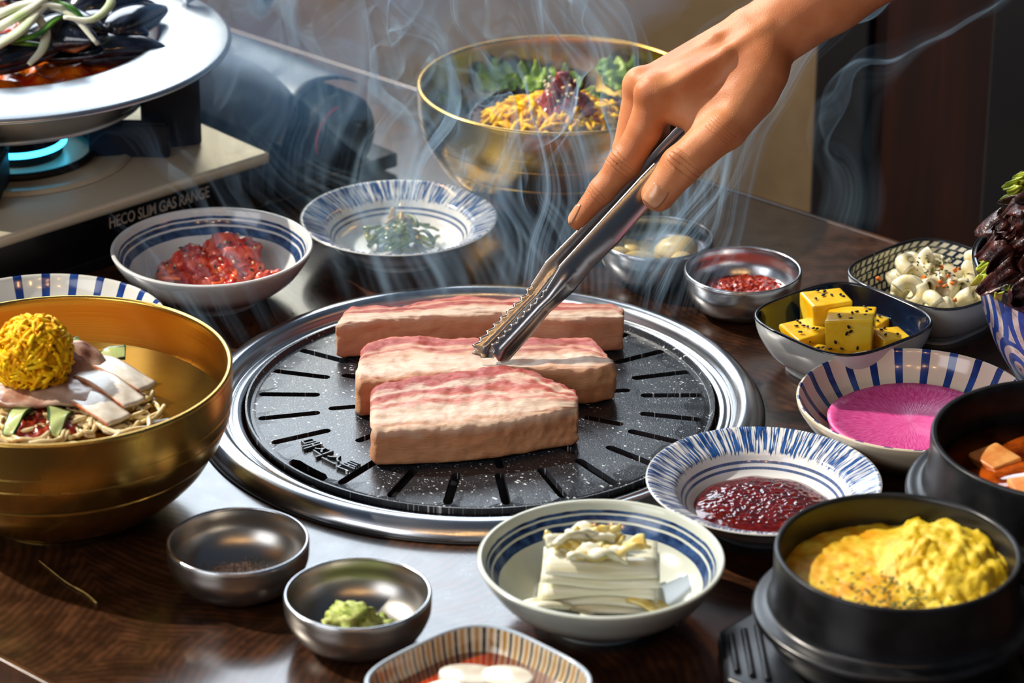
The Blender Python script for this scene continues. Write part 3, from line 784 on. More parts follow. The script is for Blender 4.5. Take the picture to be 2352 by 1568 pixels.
for (x, y, z, rx, ry, rz, k) in ((0.1165, 0.2115, 0.0115, 0.3, 0.0, 0.15, 1.15), (0.138, 0.229, 0.016, 0, 0.2, 2.7, 1.2), (0.1435, 0.2095, 0.0125, 0.2, -0.5, 1.2, 1.0), (0.1005, 0.2205, 0.0125, 0, 0.3, 0.8, 1.0), (0.1215, 0.2375, 0.011, 0, 0, 0.2, 1.0), (0.128, 0.198, 0.0105, 0, -0.25, 0.1, 0.95), (0.106, 0.2395, 0.0125, 0, 0, 2.2, 0.9)):
    clove((x, y, z), (rx, ry, rz), k, GL.pop(0))
# red kimchi pieces
M_kim = Mat('red_kimchi', C(200, 60, 40), 0.22, coat=0.5, coatr=0.08, sss=0.15)
_v = M_kim.noise(scale=120, detail=4); M_kim.col(M_kim.mix(_v.sstep(0.35, 0.65), C(176, 30, 22), C(236, 100, 64))); M_kim.bump(_v, 0.5, 0.0015)
spots = [(-0.186, 0.199, 0.021, 0.0185), (-0.2165, 0.1975, 0.018, 0.0135), (-0.1905, 0.1835, 0.017, 0.013), (-0.204, 0.183, 0.013, 0.011), (-0.2285, 0.188, 0.0115, 0.011), (-0.174, 0.1885, 0.0135, 0.0125), (-0.217, 0.1765, 0.0105, 0.0095), (-0.197, 0.173, 0.0105, 0.010), (-0.181, 0.173, 0.0105, 0.010), (-0.163, 0.1815, 0.0105, 0.009), (-0.2105, 0.189, 0.020, 0.011), (-0.2, 0.2085, 0.012, 0.011), (-0.152, 0.1835, 0.010, 0.0075)]
for k, (x, y, z, r) in enumerate(spots):
    g = blob((0, 0, 0), (r*1.15, r*0.95, r*0.9), 0.32, 1.7, 4, k+2)
    tag(part('kimchi_piece', g, M_kim, loc=(x, y, z+0.004), rot=(0, 0, k*1.3)), ('largest round red kimchi piece on top of the heap', 'round red kimchi piece with black seeds at the left top of the heap', 'red kimchi piece in the middle front of the heap')[k] if k < 3 else 'smaller glossy red kimchi piece low in the ring bowl heap', 'kimchi', 'red kimchi pieces')
M_car = Mat('carrot_red', C(230, 84, 30), 0.25, coat=0.4).vary(C(214, 62, 22), C(240, 112, 44), 120)
for k in range(9):
    x, y = -0.198+rnd.uniform(-0.028, 0.03), 0.1775+rnd.uniform(-0.012, 0.008); a = rnd.random()*6
    pts = [(0.010*math.cos(s*1.3), 0.007*math.sin(s*1.3), 0.002*math.sin(s*2)) for s in np.linspace(-1, 1, 9)]
    tag(part('kimchi_strip', tube(pts, 0.0026, 6, 0.55), M_car, loc=(x, y, 0.0205+rnd.random()*0.005), rot=(rnd.uniform(-.5, .5), rnd.uniform(-.4, .4), a)), 'bright orange curled strip on the red kimchi pieces', 'kimchi', 'orange kimchi strips')
def seeds(pts, r=0.0011):
    gs = []
    for (p, n) in pts:
        q = Vector(n).to_track_quat('Z', 'Y').to_matrix().to_4x4()
        s = xf(ico(1.0, 1), Matrix.Translation(p) @ q @ Matrix.Rotation(rnd.random()*6, 4, 'Z') @ Matrix.Diagonal((r*1.55, r*0.95, r*0.55, 1)))
        gs.append(s)
    return join(*gs)
M_seed_b = Mat('black_sesame', C(14, 14, 18), 0.4).vary(C(10, 10, 13), C(22, 22, 27), 300)
M_seed_w = Mat('white_sesame', C(226, 200, 150), 0.5).vary(C(214, 184, 130), C(236, 214, 170), 300)
def on_blobs(n, sp):
    out = []
    for _ in range(n):
        x, y, z, r = rnd.choice(sp); a = rnd.uniform(0, 2*PI); e = rnd.uniform(0.5, 1.4)
        d = Vector((math.cos(a)*math.cos(e), math.sin(a)*math.cos(e)-0.25, math.sin(e))).normalized(); out.append((Vector((x, y, z+0.004))+Vector((d.x*r*1.1, d.y*r*0.97, d.z*r*0.95)), d))
    return out
tag(part('black_sesame', seeds(on_blobs(26, spots[:6])), M_seed_b), 'black sesame seeds scattered over the red kimchi', 'sesame', kind='stuff')
tag(part('white_sesame', seeds(on_blobs(26, spots[:6]), 0.0012), M_seed_w), 'toasted white sesame seeds scattered over the red kimchi', 'sesame', kind='stuff')
# green seaweed stems
M_weed = Mat('green_stem', C(86, 96, 30), 0.22, coat=0.5, coatr=0.08)
_v = M_weed.noise(scale=90, detail=3); M_weed.col(M_weed.mix(_v.sstep(0.3, 0.7), C(60, 84, 22), C(150, 154, 52)))
M_yel = Mat('pale_stem', C(196, 160, 80), 0.3, coat=0.3).vary(C(178, 138, 62), C(214, 182, 108), 90)
for k in range(58):
    a = rnd.uniform(0, 2*PI); rr = abs(rnd.gauss(0, 0.4)); cx, cy = -0.0635+0.033*rr*math.cos(a), 0.2645+0.017*rr*math.sin(a)
    hz = 0.0095+0.0165*max(0, 1-rr*1.3)*rnd.random()+0.001
    L = rnd.uniform(0.010, 0.024); b = rnd.uniform(0, PI); cv = rnd.uniform(-0.009, 0.009)
    pts = [(L*s, cv*(1-s*s), 0.0030*math.cos(s*2.0)+rnd.uniform(-.0006, .0006)) for s in np.linspace(-0.8, 0.8, 8)]
    if k % 8 == 7: tag(part('pale_stem', tube(pts, 0.0016, 6, 0.7), M_yel, loc=(cx, cy, hz+0.003), rot=(rnd.uniform(-.4, .4), rnd.uniform(-.5, .5), b)), 'pale yellow strip among the green seaweed stems', 'seaweed', 'pale strips in the seaweed')
    else: tag(part('seaweed_stem', tube(pts, rnd.uniform(0.0014, 0.0023), 7, 0.75), M_weed, loc=(cx, cy, hz), rot=(rnd.uniform(-.3, .3), rnd.uniform(-.3, .3), b)), 'glossy green seaweed stem heaped on the blue-stroke plate', 'seaweed', 'green seaweed stems')
g = sheet(lambda u, v: ((u-.5)*0.009, (v-.5)*0.006*(1-u*0.5), 0.010*u-0.008*(v-.5)**2), 6, 5, 0.0012)
tag(part('dried_flake', g[:2], M_yel, loc=(-0.0705, 0.2715, 0.0275), rot=(0.3, -0.9, 1.2)), 'small golden flake standing on top of the seaweed heap', 'garnish')
# white napa kimchi
M_napa = Mat('napa_white', C(226, 224, 198), 0.22, coat=0.4, coatr=0.1, sss=0.3, sssr=(0.008, 0.007, 0.004))
_x, _y, _z = M_napa.coords(); _v = M_napa.noise(M_napa.comb(_x*4.0, _y*60.0, _z*60.0), 4, 3); M_napa.col(M_napa.mix(_v.sstep(0.3, 0.7), C(210, 208, 172), C(238, 238, 222))); M_napa.bump(_v, 0.35, 0.001)
M_napa_y = Mat('napa_yellow', C(228, 206, 110), 0.25, coat=0.3, sss=0.2, sssr=(0.006, 0.005, 0.002))
_v = M_napa_y.noise(scale=110, detail=4); M_napa_y.col(M_napa_y.mix(_v.sstep(0.3, 0.7), C(206, 172, 70), C(240, 228, 160))); M_napa_y.bump(_v, 0.5, 0.0015)
nap = thing('napa_kimchi', 'folded block of white napa cabbage kimchi in the ring bowl', 'kimchi', (0.0715, -0.2785, 0.0085), -0.04)
for k in range(5):
    z = 0.004+k*0.0066; wob = rnd.uniform(-1, 1)
    L = 0.0365-0.0006*k; Dp = 0.0195
    def f(u, v, z=z, L=L, Dp=Dp, w=wob, k=k):
        e = (v-.5)*2; fr = max(0.0, -e-0.5)*2
        x = (u-.5)*2*L*(1-0.03*(k % 3))+0.0015*w; y = e*Dp*(1-0.03*(k % 2))
        return (x, y+0.0012*math.sin(u*6+w*4), z+0.0016*math.sin(u*4+w*3)+0.0012*math.sin(v*5+w)-0.0042*fr**2)
    th_ = np.array([[0.0060*(1-0.75*max(0, abs(j/13.0-.5)*2-0.6)/0.4)**0.6*(1-0.5*max(0, abs(i/19.0-.5)*2-0.85)/0.15) for j in range(14)] for i in range(20)])
    part('leaf', sheet(f, 20, 14, th_)[:2], M_napa, nap)
for k in range(7):
    a_ = rnd.uniform(-0.5, 0.5); x0, y0 = rnd.uniform(-0.018, 0.014), 0.012-0.0045*k+rnd.uniform(-0.002, 0.002)
    def f(u, v, k=k, a_=a_, x0=x0, y0=y0):
        x = (u-.5)*rw; y = (v-.5)*0.011*(0.6+0.4*math.sin(3*u+k))
        return (x0+x*math.cos(a_)-y*math.sin(a_), y0+x*math.sin(a_)*0.5+y*math.cos(a_), 0.0345+0.0022*(6-abs(k-3))*0.6+0.0030*math.sin(u*4.2+k*2)+0.0022*math.sin(u*11+v*5+k)+0.0012*math.sin(v*9))
    rw = rnd.uniform(0.028, 0.046)
    part('leafy_tip', sheet(f, 30, 10, 0.0020)[:2], M_napa_y if k % 3 else M_napa, nap)
for k, (x, y, a) in enumerate(((-0.034, -0.024, 0.5), (0.034, -0.022, -0.5), (0.006, -0.026, 0.1))):
    def f(u, v): return ((u-.5)*0.034, (v-.5)*0.014, 0.003*math.sin(u*4+k)+0.0015*math.sin(v*6))
    part('loose_leaf', xf(sheet(f, 12, 8, 0.0022)[:2], Matrix.Translation((x, y, 0.0025+0.006*(k < 2))) @ Matrix.Rotation(a, 4, 'Z')), M_napa if k != 1 else M_napa_y, nap)
M_brine = Mat('clear_brine', C(214, 220, 204), 0.03, trans=0.85, ior=1.33); M_brine.vary(C(206, 212, 194), C(220, 226, 210), 30)
tag(part('kimchi_brine', lathe([(0.0335, 0.0), (0.0345, 0.0008), (0.0001, 0.0009)], 64), M_brine, loc=(0.072, -0.284, 0.0108)), 'shallow clear brine around the white napa kimchi', 'brine', kind='stuff')
# pink radish slices
M_rad = Mat('pink_radish', C(224, 70, 150), 0.3, coat=0.25, coatr=0.15, sss=0.15, sssr=(0.006, 0.002, 0.003))
_x, _y, _z = M_rad.coords(); _r = (_x*_x+_y*_y).sqrt(); _t = _y.atan2(_x)
_v = M_rad.noise(M_rad.comb(_t*14.0, _r*70.0, 0.0), 2.2, 4); M_rad.col(M_rad.mix(_v.sstep(0.3, 0.7), C(206, 48, 132), C(236, 104, 172))); M_rad.bump(_v, 0.5, 0.0012)
for k, (x, y, z, r, tx, ty) in enumerate(((0.2835, -0.0600, 0.0092, 0.0555, 0.0, 0.0), (0.2865, -0.0570, 0.0118, 0.0550, 0.03, -0.02), (0.2820, -0.0600, 0.0140, 0.0555, 0.04, 0.02))):
    def pr_(x_, y_): return 0.0
    V, F = lathe([(r*0.985, -0.0009), (r, -0.0002), (r*0.992, 0.0007)]+[(r*q, 0.0009) for q in (0.9, 0.8, 0.7, 0.6, 0.5, 0.4, 0.3, 0.2, 0.1, 0.001)], 96)
    V = [(a, b, c+0.012*max(0, (math.hypot(a, b)/r-0.55))**1.5*1.6+0.0006*mnoise.noise(Vector((a*80, b*80, k)))) for a, b, c in V]
    tag(part('radish_slice', (V, F), M_rad, loc=(x, y, z), rot=(tx, ty, k)), ['lowest thin round slice of pink pickled radish on the cream plate', 'middle thin round slice of pink pickled radish on the cream plate', 'uppermost thin round slice of pink pickled radish on the cream plate'][k], 'radish', 'pink radish slices')
# yellow pickle cubes with black sesame
M_cube = Mat('yellow_pickle', C(222, 176, 20), 0.2, coat=0.4, coatr=0.06, sss=0.35, sssr=(0.008, 0.005, 0.001))
_v = M_cube.noise(scale=45, detail=3); M_cube.col(M_cube.mix(_v.sstep(0.3, 0.7), C(226, 170, 10), C(242, 208, 60))); M_cube.bump(_v, 0.2, 0.0012)
cubes = [(0.2385, 0.0860, 0.0320, 0.0275, 0.25), (0.2535, 0.0590, 0.0300, 0.0305, -0.2), (0.2220, 0.0660, 0.0190, 0.025, 0.5), (0.2440, 0.0360, 0.0150, 0.019, -0.1), (0.2810, 0.0640, 0.0170, 0.021, 0.4), (0.2685, 0.0860, 0.0170, 0.022, 0.9), (0.2640, 0.0390, 0.0140, 0.016, 0.7), (0.2270, 0.0450, 0.0150, 0.017, 1.1)]
sd = []
CL = ['tall yellow pickle cube at the back of the navy square bowl', 'largest yellow pickle cube, in front on top of the pile', 'yellow pickle cube at the left of the navy square bowl', 'small yellow pickle cube by the front rim of the navy bowl', 'yellow pickle cube at the right of the navy square bowl', 'yellow pickle cube at the back right of the navy bowl', 'small yellow pickle cube under the front right side', 'small yellow pickle cube under the front left side']
for k, (x, y, z, s, a) in enumerate(cubes):
    g = box(0, 0, 0, s*1.05, s, s*0.86, 0.0018, 3)
    g = [(v[0]*(1+0.10*v[2]/s), v[1]*(1-0.12*v[0]/s), v[2]*(1+0.12*v[0]/s)) for v in g[0]], g[1]
    tag(part('pickle_cube', g, M_cube, loc=(x, y, z), rot=(rnd.uniform(-.12, .12), rnd.uniform(-.12, .12), a)), CL[k], 'pickle', 'yellow pickle cubes')
    for _ in range(9 if k < 3 else 4):
        px, py = rnd.uniform(-.4, .4)*s, rnd.uniform(-.4, .4)*s
        sd.append((Vector((x+px*math.cos(a)-py*math.sin(a), y+px*math.sin(a)+py*math.cos(a), z+s*0.43+0.0010)), Vector((0, 0, 1))))
    if k in (1, 2, 3):
        for _ in range(5):
            sd.append((Vector((x+rnd.uniform(-.4, .4)*s, y-s*0.53*1.0, z+rnd.uniform(-.2, .35)*s)), Vector((0.1, -1, 0.1))))
tag(part('black_sesame', seeds(sd, 0.0012), M_seed_b), 'black sesame seeds sprinkled over the yellow pickle cubes', 'sesame', kind='stuff')
# macaroni salad
M_mac = Mat('macaroni', C(228, 216, 168), 0.24, coat=0.4, coatr=0.1, sss=0.25, sssr=(0.006, 0.005, 0.003)).vary(C(214, 198, 138), C(238, 230, 196), 90)
def elbow():
    pts = [(0.0092*math.cos(s), 0.0092*math.sin(s), 0) for s in np.linspace(-1.25, 1.25, 12)]
    g = tube(pts, 0.0056, 12, cap=False); gi = tube(pts, 0.0032, 12, cap=False)
    n = len(g[0]); V = g[0]+gi[0]; F = list(g[1])+[tuple(i+n for i in f[::-1]) for f in gi[1]]
    for e in (0, 11*12):
        for k in range(12):
            a, b = e+k, e+(k+1) % 12; F.append((a, b, b+n, a+n))
    return V, F
me_mac = mesh_data('macaroni', *elbow(), M_mac)
rm = random.Random(5)
for k in range(52):
    a = rm.uniform(0, 2*PI); q = rm.random()**0.6; x, y = 0.324+0.040*q*math.cos(a), 0.139+0.036*q*math.sin(a)
    z = 0.016+0.030*(1-q**2)*rm.random()+0.010*(q > 0.8)
    tag(put('macaroni', me_mac, None, (x, y, z), (rm.uniform(-1.1, 1.1), rm.uniform(-1.1, 1.1), rm.uniform(0, 6.28))), 'dressed elbow macaroni in the lattice square bowl', 'macaroni', 'elbow macaroni')
M_bit = Mat('carrot_bit', C(230, 110, 30), 0.4).vary(C(216, 90, 20), C(240, 136, 50), 200)
tag(part('carrot_bits', join(*[xf(box(0, 0, 0, 0.0034, 0.0026, 0.0014), Matrix.Translation((0.324+rm.gauss(0, 0.02), 0.134+rm.gauss(0, 0.018), 0.031+rm.uniform(0, 0.011))) @ Matrix.Rotation(rm.random()*6, 4, (0.3, 0.5, 0.8))) for _ in range(26)]), M_bit), 'orange carrot bits mixed through the macaroni salad', 'carrot', kind='stuff')
M_herb = Mat('green_herb', C(52, 70, 24), 0.5).vary(C(40, 56, 18), C(74, 94, 36), 200)
tag(part('herb_flecks', join(*[xf(box(0, 0, 0, 0.0022, 0.0011, 0.0005), Matrix.Translation((0.324+rm.gauss(0, 0.02), 0.134+rm.gauss(0, 0.018), 0.040+rm.uniform(0, 0.008))) @ Matrix.Rotation(rm.random()*6, 4, (0.3, 0.5, 0.8))) for _ in range(60)]), M_herb), 'dark green herb flecks over the macaroni salad', 'herb', kind='stuff')
# steamed egg
M_egg = Mat('steamed_egg', C(226, 186, 30), 0.5, sss=0.2, sssr=(0.008, 0.005, 0.001))
_x, _y, _z = M_egg.coords(); _v = M_egg.noise(scale=90, detail=5); _w = M_egg.noise(scale=22, detail=3)
M_egg.col(M_egg.mix(_v.sstep(0.35, 0.7), M_egg.mix((_x+(_w-0.5)*0.04).sstep(-0.02, 0.02), C(210, 146, 6), C(200, 168, 8)), C(226, 200, 66)))
M_egg.bump(_v, 0.6, 0.002)
V, F = lumpy_disc(0.0655, 0.002, 0.0, 60, 2, 44, 130, fall=0.2)
V2 = []
for x, y, z in V:
    m_ = max(0.0, 1-math.hypot((x-0.030)/0.040, (y-0.020)/0.046)**2)
    rough = 0.3+0.7*min(1, max(0, (x+0.005)/0.02))
    V2.append((x, y, z+0.0125*m_**0.8+rough*0.0042*mnoise.fractal(Vector((x*95, y*95, 1)), 0.6, 2.0, 5)*(1 if math.hypot(x, y) < 0.065 else 0)+0.0015*mnoise.noise(Vector((x*40, y*40, 4)))))
tag(part('steamed_egg', (V2, F), M_egg, loc=(0.238, -0.347, 0.0620)), 'fluffy yellow steamed egg rising in the black stone pot', 'egg')
tag(part('herb_flecks', join(*[xf(box(0, 0, 0, 0.0022, 0.0011, 0.0006), Matrix.Translation((0.238+rm.gauss(-0.006, 0.016), -0.388+abs(rm.gauss(0, 0.022)), 0.0655+0.0014*rm.random())) @ Matrix.Rotation(rm.random()*6, 4, 'Z')) for _ in range(85)]), M_herb), 'dark herb flecks sprinkled over the steamed egg', 'herb', kind='stuff')
# tofu stew
M_stew = Mat('red_stew', C(120, 40, 10), 0.06, coat=0.6, coatr=0.03)
_v = M_stew.noise(scale=50, detail=4); M_stew.col(M_stew.mix(_v.sstep(0.35, 0.7), C(74, 20, 5), C(176, 78, 16))); M_stew.bump(_v, 0.1, 0.002)
tag(part('stew_broth', lathe([(0.0758, 0.0), (0.0760, 0.0006), (0.0001, 0.0008)], 96), M_stew, loc=(0.357, -0.206, 0.0535)), 'dark orange-red stew broth in the right-hand stone pot', 'stew', kind='stuff')
M_tofu = Mat('tofu', C(224, 150, 80), 0.4, sss=0.2).vary(C(206, 126, 58), C(232, 168, 98), 60, bump=0.2)
for k, (x, y, a, s) in enumerate(((0.318, -0.181, 0.6, 0.024), (0.333, -0.222, 0.2, 0.022), (0.352, -0.193, 1.0, 0.026), (0.37, -0.23, 0.4, 0.024))):
    tag(part('tofu_piece', box(0, 0, 0, s, s, 0.010, 0.002, 2), M_tofu, loc=(x, y, 0.0515+0.0008*k), rot=(0.05, -0.04, a)), ['tofu square floating at the left of the stew', 'orange tofu piece nearest the viewer in the stew', 'tofu square in the middle of the stew', 'tofu square at the right of the stew'][k], 'tofu', 'tofu pieces in the stew')
# water kimchi in the striped square bowl
M_wk = Mat('red_brine', C(150, 26, 6), 0.05, coat=0.6, coatr=0.03)
_v = M_wk.noise(scale=40, detail=3); M_wk.col(M_wk.mix(_v.sstep(0.3, 0.7), C(120, 14, 4), C(186, 60, 14)))
Rr = 0.063/((2*(0.70710678**3.6))**(-1.0/3.6))
tag(part('red_kimchi_water', lathe([(Rr*0.865, 0.0), (Rr*0.868, 0.0005), (0.0001, 0.0007)], 96, sq(3.6, PI/4)), M_wk, loc=(0.001, -0.4155, 0.0215)), 'red kimchi water in the striped square bowl', 'brine', kind='stuff')
M_rw = Mat('white_radish', C(226, 220, 204), 0.15, coat=0.5, coatr=0.06, sss=0.25).vary(C(214, 204, 184), C(236, 232, 220), 60)
for k, (x, y, z, a, L, W) in enumerate(((-0.004, -0.391, 0.0235, 0.1, 0.036, 0.024), (0.017, -0.3945, 0.0245, -0.3, 0.03, 0.022), (-0.020, -0.412, 0.0235, 0.5, 0.03, 0.024), (0.022, -0.418, 0.0235, 0.9, 0.026, 0.022))):
    tag(part('radish_piece', prism([(W*0.5*math.cos(q*PI/10)*L/W, W*0.5*math.sin(q*PI/10)) for q in range(20)], -0.0025, 0.0025, 0.0012), M_rw, loc=(x, y, z), rot=(0.06*(k-1), 0.10*(1-k), a)), ['white radish slice at the left in the red kimchi water', 'shiny white radish slice at the back of the red kimchi water', 'white radish slice near the left corner of the striped bowl', 'white radish slice near the right corner of the striped bowl'][k], 'radish', 'white radish pieces in red brine')
tag(part('straw_fibre', tube(cr([(-0.2714, -0.2154, 0.0009), (-0.252, -0.242, 0.0012), (-0.238, -0.256, 0.001), (-0.2297, -0.2682, 0.0010)], 8), [0.0003]*12+[0.0005]*8+[0.0007]*5, 6), M_yel), 'thin straw-coloured fibre lying on the table by the front brass bowl', 'fibre')
# ------------------------------------------------------------------ cold noodles in the front brass bowl
BX, BY = -0.265, -0.142
M_broth = Mat('amber_broth', C(206, 130, 20), 0.04, trans=0.25, ior=1.33, coat=0.4, coatr=0.03)
_v = M_broth.noise(scale=16, detail=3); M_broth.col(M_broth.mix(_v.sstep(0.3, 0.7), C(190, 104, 8), C(222, 150, 34)))
tag(part('cold_broth', lathe([(0.1033, 0.0), (0.1035, 0.0004), (0.0001, 0.0006)], 128), M_broth, loc=(BX, BY, 0.0665)), 'clear amber broth in the front brass bowl', 'broth', kind='stuff')
M_noodle = Mat('buckwheat_noodle', C(228, 204, 148), 0.2, coat=0.5, coatr=0.08, sss=0.2, sssr=(0.006, 0.004, 0.002)).vary(C(216, 186, 122), C(238, 220, 176), 60)
rn = random.Random(11); gs = []
for k in range(150):
    a = rn.uniform(0, 2*PI); q = rn.random()**0.5
    cx, cy = 0.050*q*math.cos(a), 0.046*q*math.sin(a); r0 = rn.uniform(0.006, 0.018); ph = rn.uniform(0, 6.3); zz = 0.0685+0.006*(1-q)+rn.uniform(0, 0.005); tl = rn.uniform(-0.5, 0.5); ta_ = rn.uniform(0, 6.3)
    pts = []
    for s in np.linspace(0, rn.uniform(2.5, 5.5), 14):
        x, y = cx+r0*math.cos(s+ph)*(1+0.15*math.sin(3*s)), cy+r0*math.sin(s+ph)
        pts.append((x, y, zz+tl*0.5*(math.cos(ta_)*(x-cx)+math.sin(ta_)*(y-cy))+0.001*math.sin(5*s+k)))
    gs.append(tube(pts, 0.0016, 6))
tag(part('noodles', join(*gs), M_noodle, loc=(-0.262, -0.148, 0.001)), 'tangle of pale translucent noodles heaped in the amber broth', 'noodles', kind='stuff')
M_beef = Mat('boiled_beef', C(170, 128, 104), 0.35, coat=0.2, sss=0.15)
_v = M_beef.noise(scale=45, detail=4); M_beef.col(M_beef.mix(_v.sstep(0.35, 0.65), C(138, 92, 72), C(206, 176, 156))); M_beef.bump(_v, 0.3, 0.0012)
M_pick = Mat('pickled_radish', C(222, 204, 184), 0.3, coat=0.4, coatr=0.1, sss=0.3, sssr=(0.006, 0.004, 0.003))
_u, _vv, _ = M_pick.coords('UV'); _v = M_pick.noise(scale=160, detail=3)
M_pick.col(M_pick.mix(((_vv-0.5).abs()+(_v-0.5)*0.10).sstep(0.44, 0.52), M_pick.mix(_v.sstep(0.3, 0.7), C(218, 202, 180), C(238, 230, 216)), C(196, 104, 50)))
def oval_slice(name, label, loc, rx, ry, rz, bend, mat, th=0.0022, tilt=(0, 0), grp='boiled beef slices'):
    def f(u, v):
        a, b = (u-.5)*2, (v-.5)*2
        k = 1/max(1e-6, (abs(a)**2.6+abs(b)**2.6)**(1/2.6))*max(abs(a), abs(b)) if (a or b) else 1
        x, y = a*k, b*k
        return (x*rx, y*ry, bend*(1-x*x-y*y*0.6)+0.0008*math.sin(9*x)*math.cos(7*y))
    o = part(name, sheet(f, 25, 19, th)[:2], mat, loc=loc, rot=(tilt[0], tilt[1], rz)); return tag(o, label, 'meat', grp)
oval_slice('beef_slice', 'large oval slice of grey-brown boiled beef under the shredded egg ball', (-0.270, -0.146, 0.0815), 0.034, 0.021, 0.1, 0.004, M_beef)
oval_slice('beef_slice', 'smaller slice of boiled beef propped behind the shredded egg ball', (-0.2545, -0.118, 0.0860), 0.018, 0.018, 0.8, 0.003, M_beef, tilt=(0.6, -0.2))
def strip(name, label, p0, p1, w, mat, cat, grp, th=0.0022, arch=0.003, roll=0.0, taper=0.0):
    p0, p1 = Vector(p0), Vector(p1); d = p1-p0; s = Vector((-d.y, d.x, 0)).normalized()
    up = Vector((0, 0, 1)); s = (s*math.cos(roll)+up*math.sin(roll))
    def f(u, v):
        c = p0+d*u+up*arch*math.sin(PI*u); q = s*(v-.5)*w*(1-taper*u)
        return tuple(c+q+up*0.0006*math.sin(8*u+5*v))
    return tag(part(name, sheet(f, 18, 10, th), mat), label, cat, grp)
G = 'pickled radish strips in the noodles'
strip('pickled_radish', 'topmost pale pickled radish strip beside the shredded egg', (-0.252, -0.1035, 0.0860), (-0.2095, -0.1310, 0.0778), 0.017, M_pick, 'radish', G)
strip('pickled_radish', 'middle pickled radish strip with reddish edges in the noodles', (-0.2500, -0.1240, 0.0850), (-0.2150, -0.1555, 0.0785), 0.018, M_pick, 'radish', G)
strip('pickled_radish', 'lowest pickled radish strip with reddish edges nearest the rim', (-0.2580, -0.1460, 0.0820), (-0.2225, -0.1750, 0.0765), 0.020, M_pick, 'radish', G)
M_cuke = Mat('cucumber', C(190, 208, 130), 0.22, coat=0.4, coatr=0.08, sss=0.2, sssr=(0.004, 0.005, 0.002))
_u, _vv, _ = M_cuke.coords('UV'); _n = M_cuke.noise(scale=120, detail=3)
M_cuke.col(M_cuke.mix(((_vv-0.5).abs()+(_n-0.5)*0.05).sstep(0.36, 0.46), M_cuke.mix(_n, C(176, 200, 110), C(214, 224, 166)), C(22, 70, 26)))
G = 'cucumber slices in the noodles'
strip('cucumber_slice', 'cucumber slice with a cut dark green skin at the far left of the noodles', (-0.2830, -0.163, 0.0795), (-0.2885, -0.192, 0.0755), 0.016, M_cuke, 'cucumber', G, roll=0.25, taper=0.5)
strip('cucumber_slice', 'broad cucumber slice hanging over the noodles below the beef', (-0.2600, -0.166, 0.0800), (-0.2600, -0.193, 0.0755), 0.017, M_cuke, 'cucumber', G, roll=-0.2, taper=0.65)
strip('cucumber_slice', 'cucumber tip standing up right behind the egg ball', (-0.2660, -0.100, 0.0810), (-0.2550, -0.089, 0.0890), 0.013, M_cuke, 'cucumber', G, roll=0.5)
strip('cucumber_slice', 'cucumber slice leaning out towards the open broth', (-0.2480, -0.0985, 0.0780), (-0.2270, -0.097, 0.0865), 0.011, M_cuke, 'cucumber', G, roll=0.5)
M_spice = Mat('spicy_paste', C(110, 24, 10), 0.25, coat=0.4).vary(C(80, 12, 6), C(150, 44, 16), 160, bump=0.5, bdist=0.0015)
tag(part('spicy_paste', lumpy_disc(0.026, 0.006, 0.003, 150, 9, edge=0.3), M_spice, loc=(-0.270, -0.172, 0.0725)), 'dark red spicy paste under the cucumber slices', 'paste', kind='stuff')
M_ice = Mat('ice', C(226, 226, 224), 0.05, trans=0.9, ior=1.31).vary(C(220, 220, 220), C(232, 232, 230), 60)
tag(part('ice_shard', blob((0, 0, 0), (0.010, 0.006, 0.004), 0.3, 1.5, 3, 4), M_ice, loc=(-0.196, -0.168, 0.0700)), 'clear ice shard floating in the amber broth', 'ice')
M_eggs = Mat('shredded_egg', C(254, 200, 16), 0.55, spec=0.25).vary(C(252, 178, 4), C(255, 214, 30), 150)
def egg_ball(R, n, seed, flat=1.0, L=(0.006, 0.013), rad=0.0016, inner=0.55):
    r_ = random.Random(seed); gs = [blob((0, 0, 0), (R*0.88, R*0.88, R*0.88*flat), 0.2, 2, 3, seed)]
    for k in range(n):
        z = r_.uniform(-0.75, 1); a = r_.uniform(0, 2*PI); s = math.sqrt(max(0, 1-z*z)); d = Vector((s*math.cos(a), s*math.sin(a), z))
        t1 = d.orthogonal().normalized(); t2 = d.cross(t1); b = r_.uniform(0, 2*PI); t = t1*math.cos(b)+t2*math.sin(b); t_ = t1*-math.sin(b)+t2*math.cos(b)
        l = r_.uniform(*L); rr = R*r_.uniform(0.88, 1.0); cv = r_.uniform(-0.5, 0.5); pts = []
        for q in np.linspace(-0.5, 0.5, 6):
            p = d*(rr-0.35*l*l*q*q/R*2+r_.uniform(-.0004, .0004)+q*l*r_.uniform(-0.1, 0.35))+t*(l*q)+t_*(cv*l*(q*q-0.1)); pts.append((p.x, p.y, p.z*flat))
        gs.append(tube(pts, rad*r_.uniform(0.75, 1.25), 5, 0.7))
    return join(*gs)
tag(part('shredded_egg', egg_ball(0.0250, 520, 3), M_eggs, loc=(-0.2800, -0.131, 0.1010)), 'ball of bright yellow shredded egg on the cold noodles', 'egg', kind='stuff')

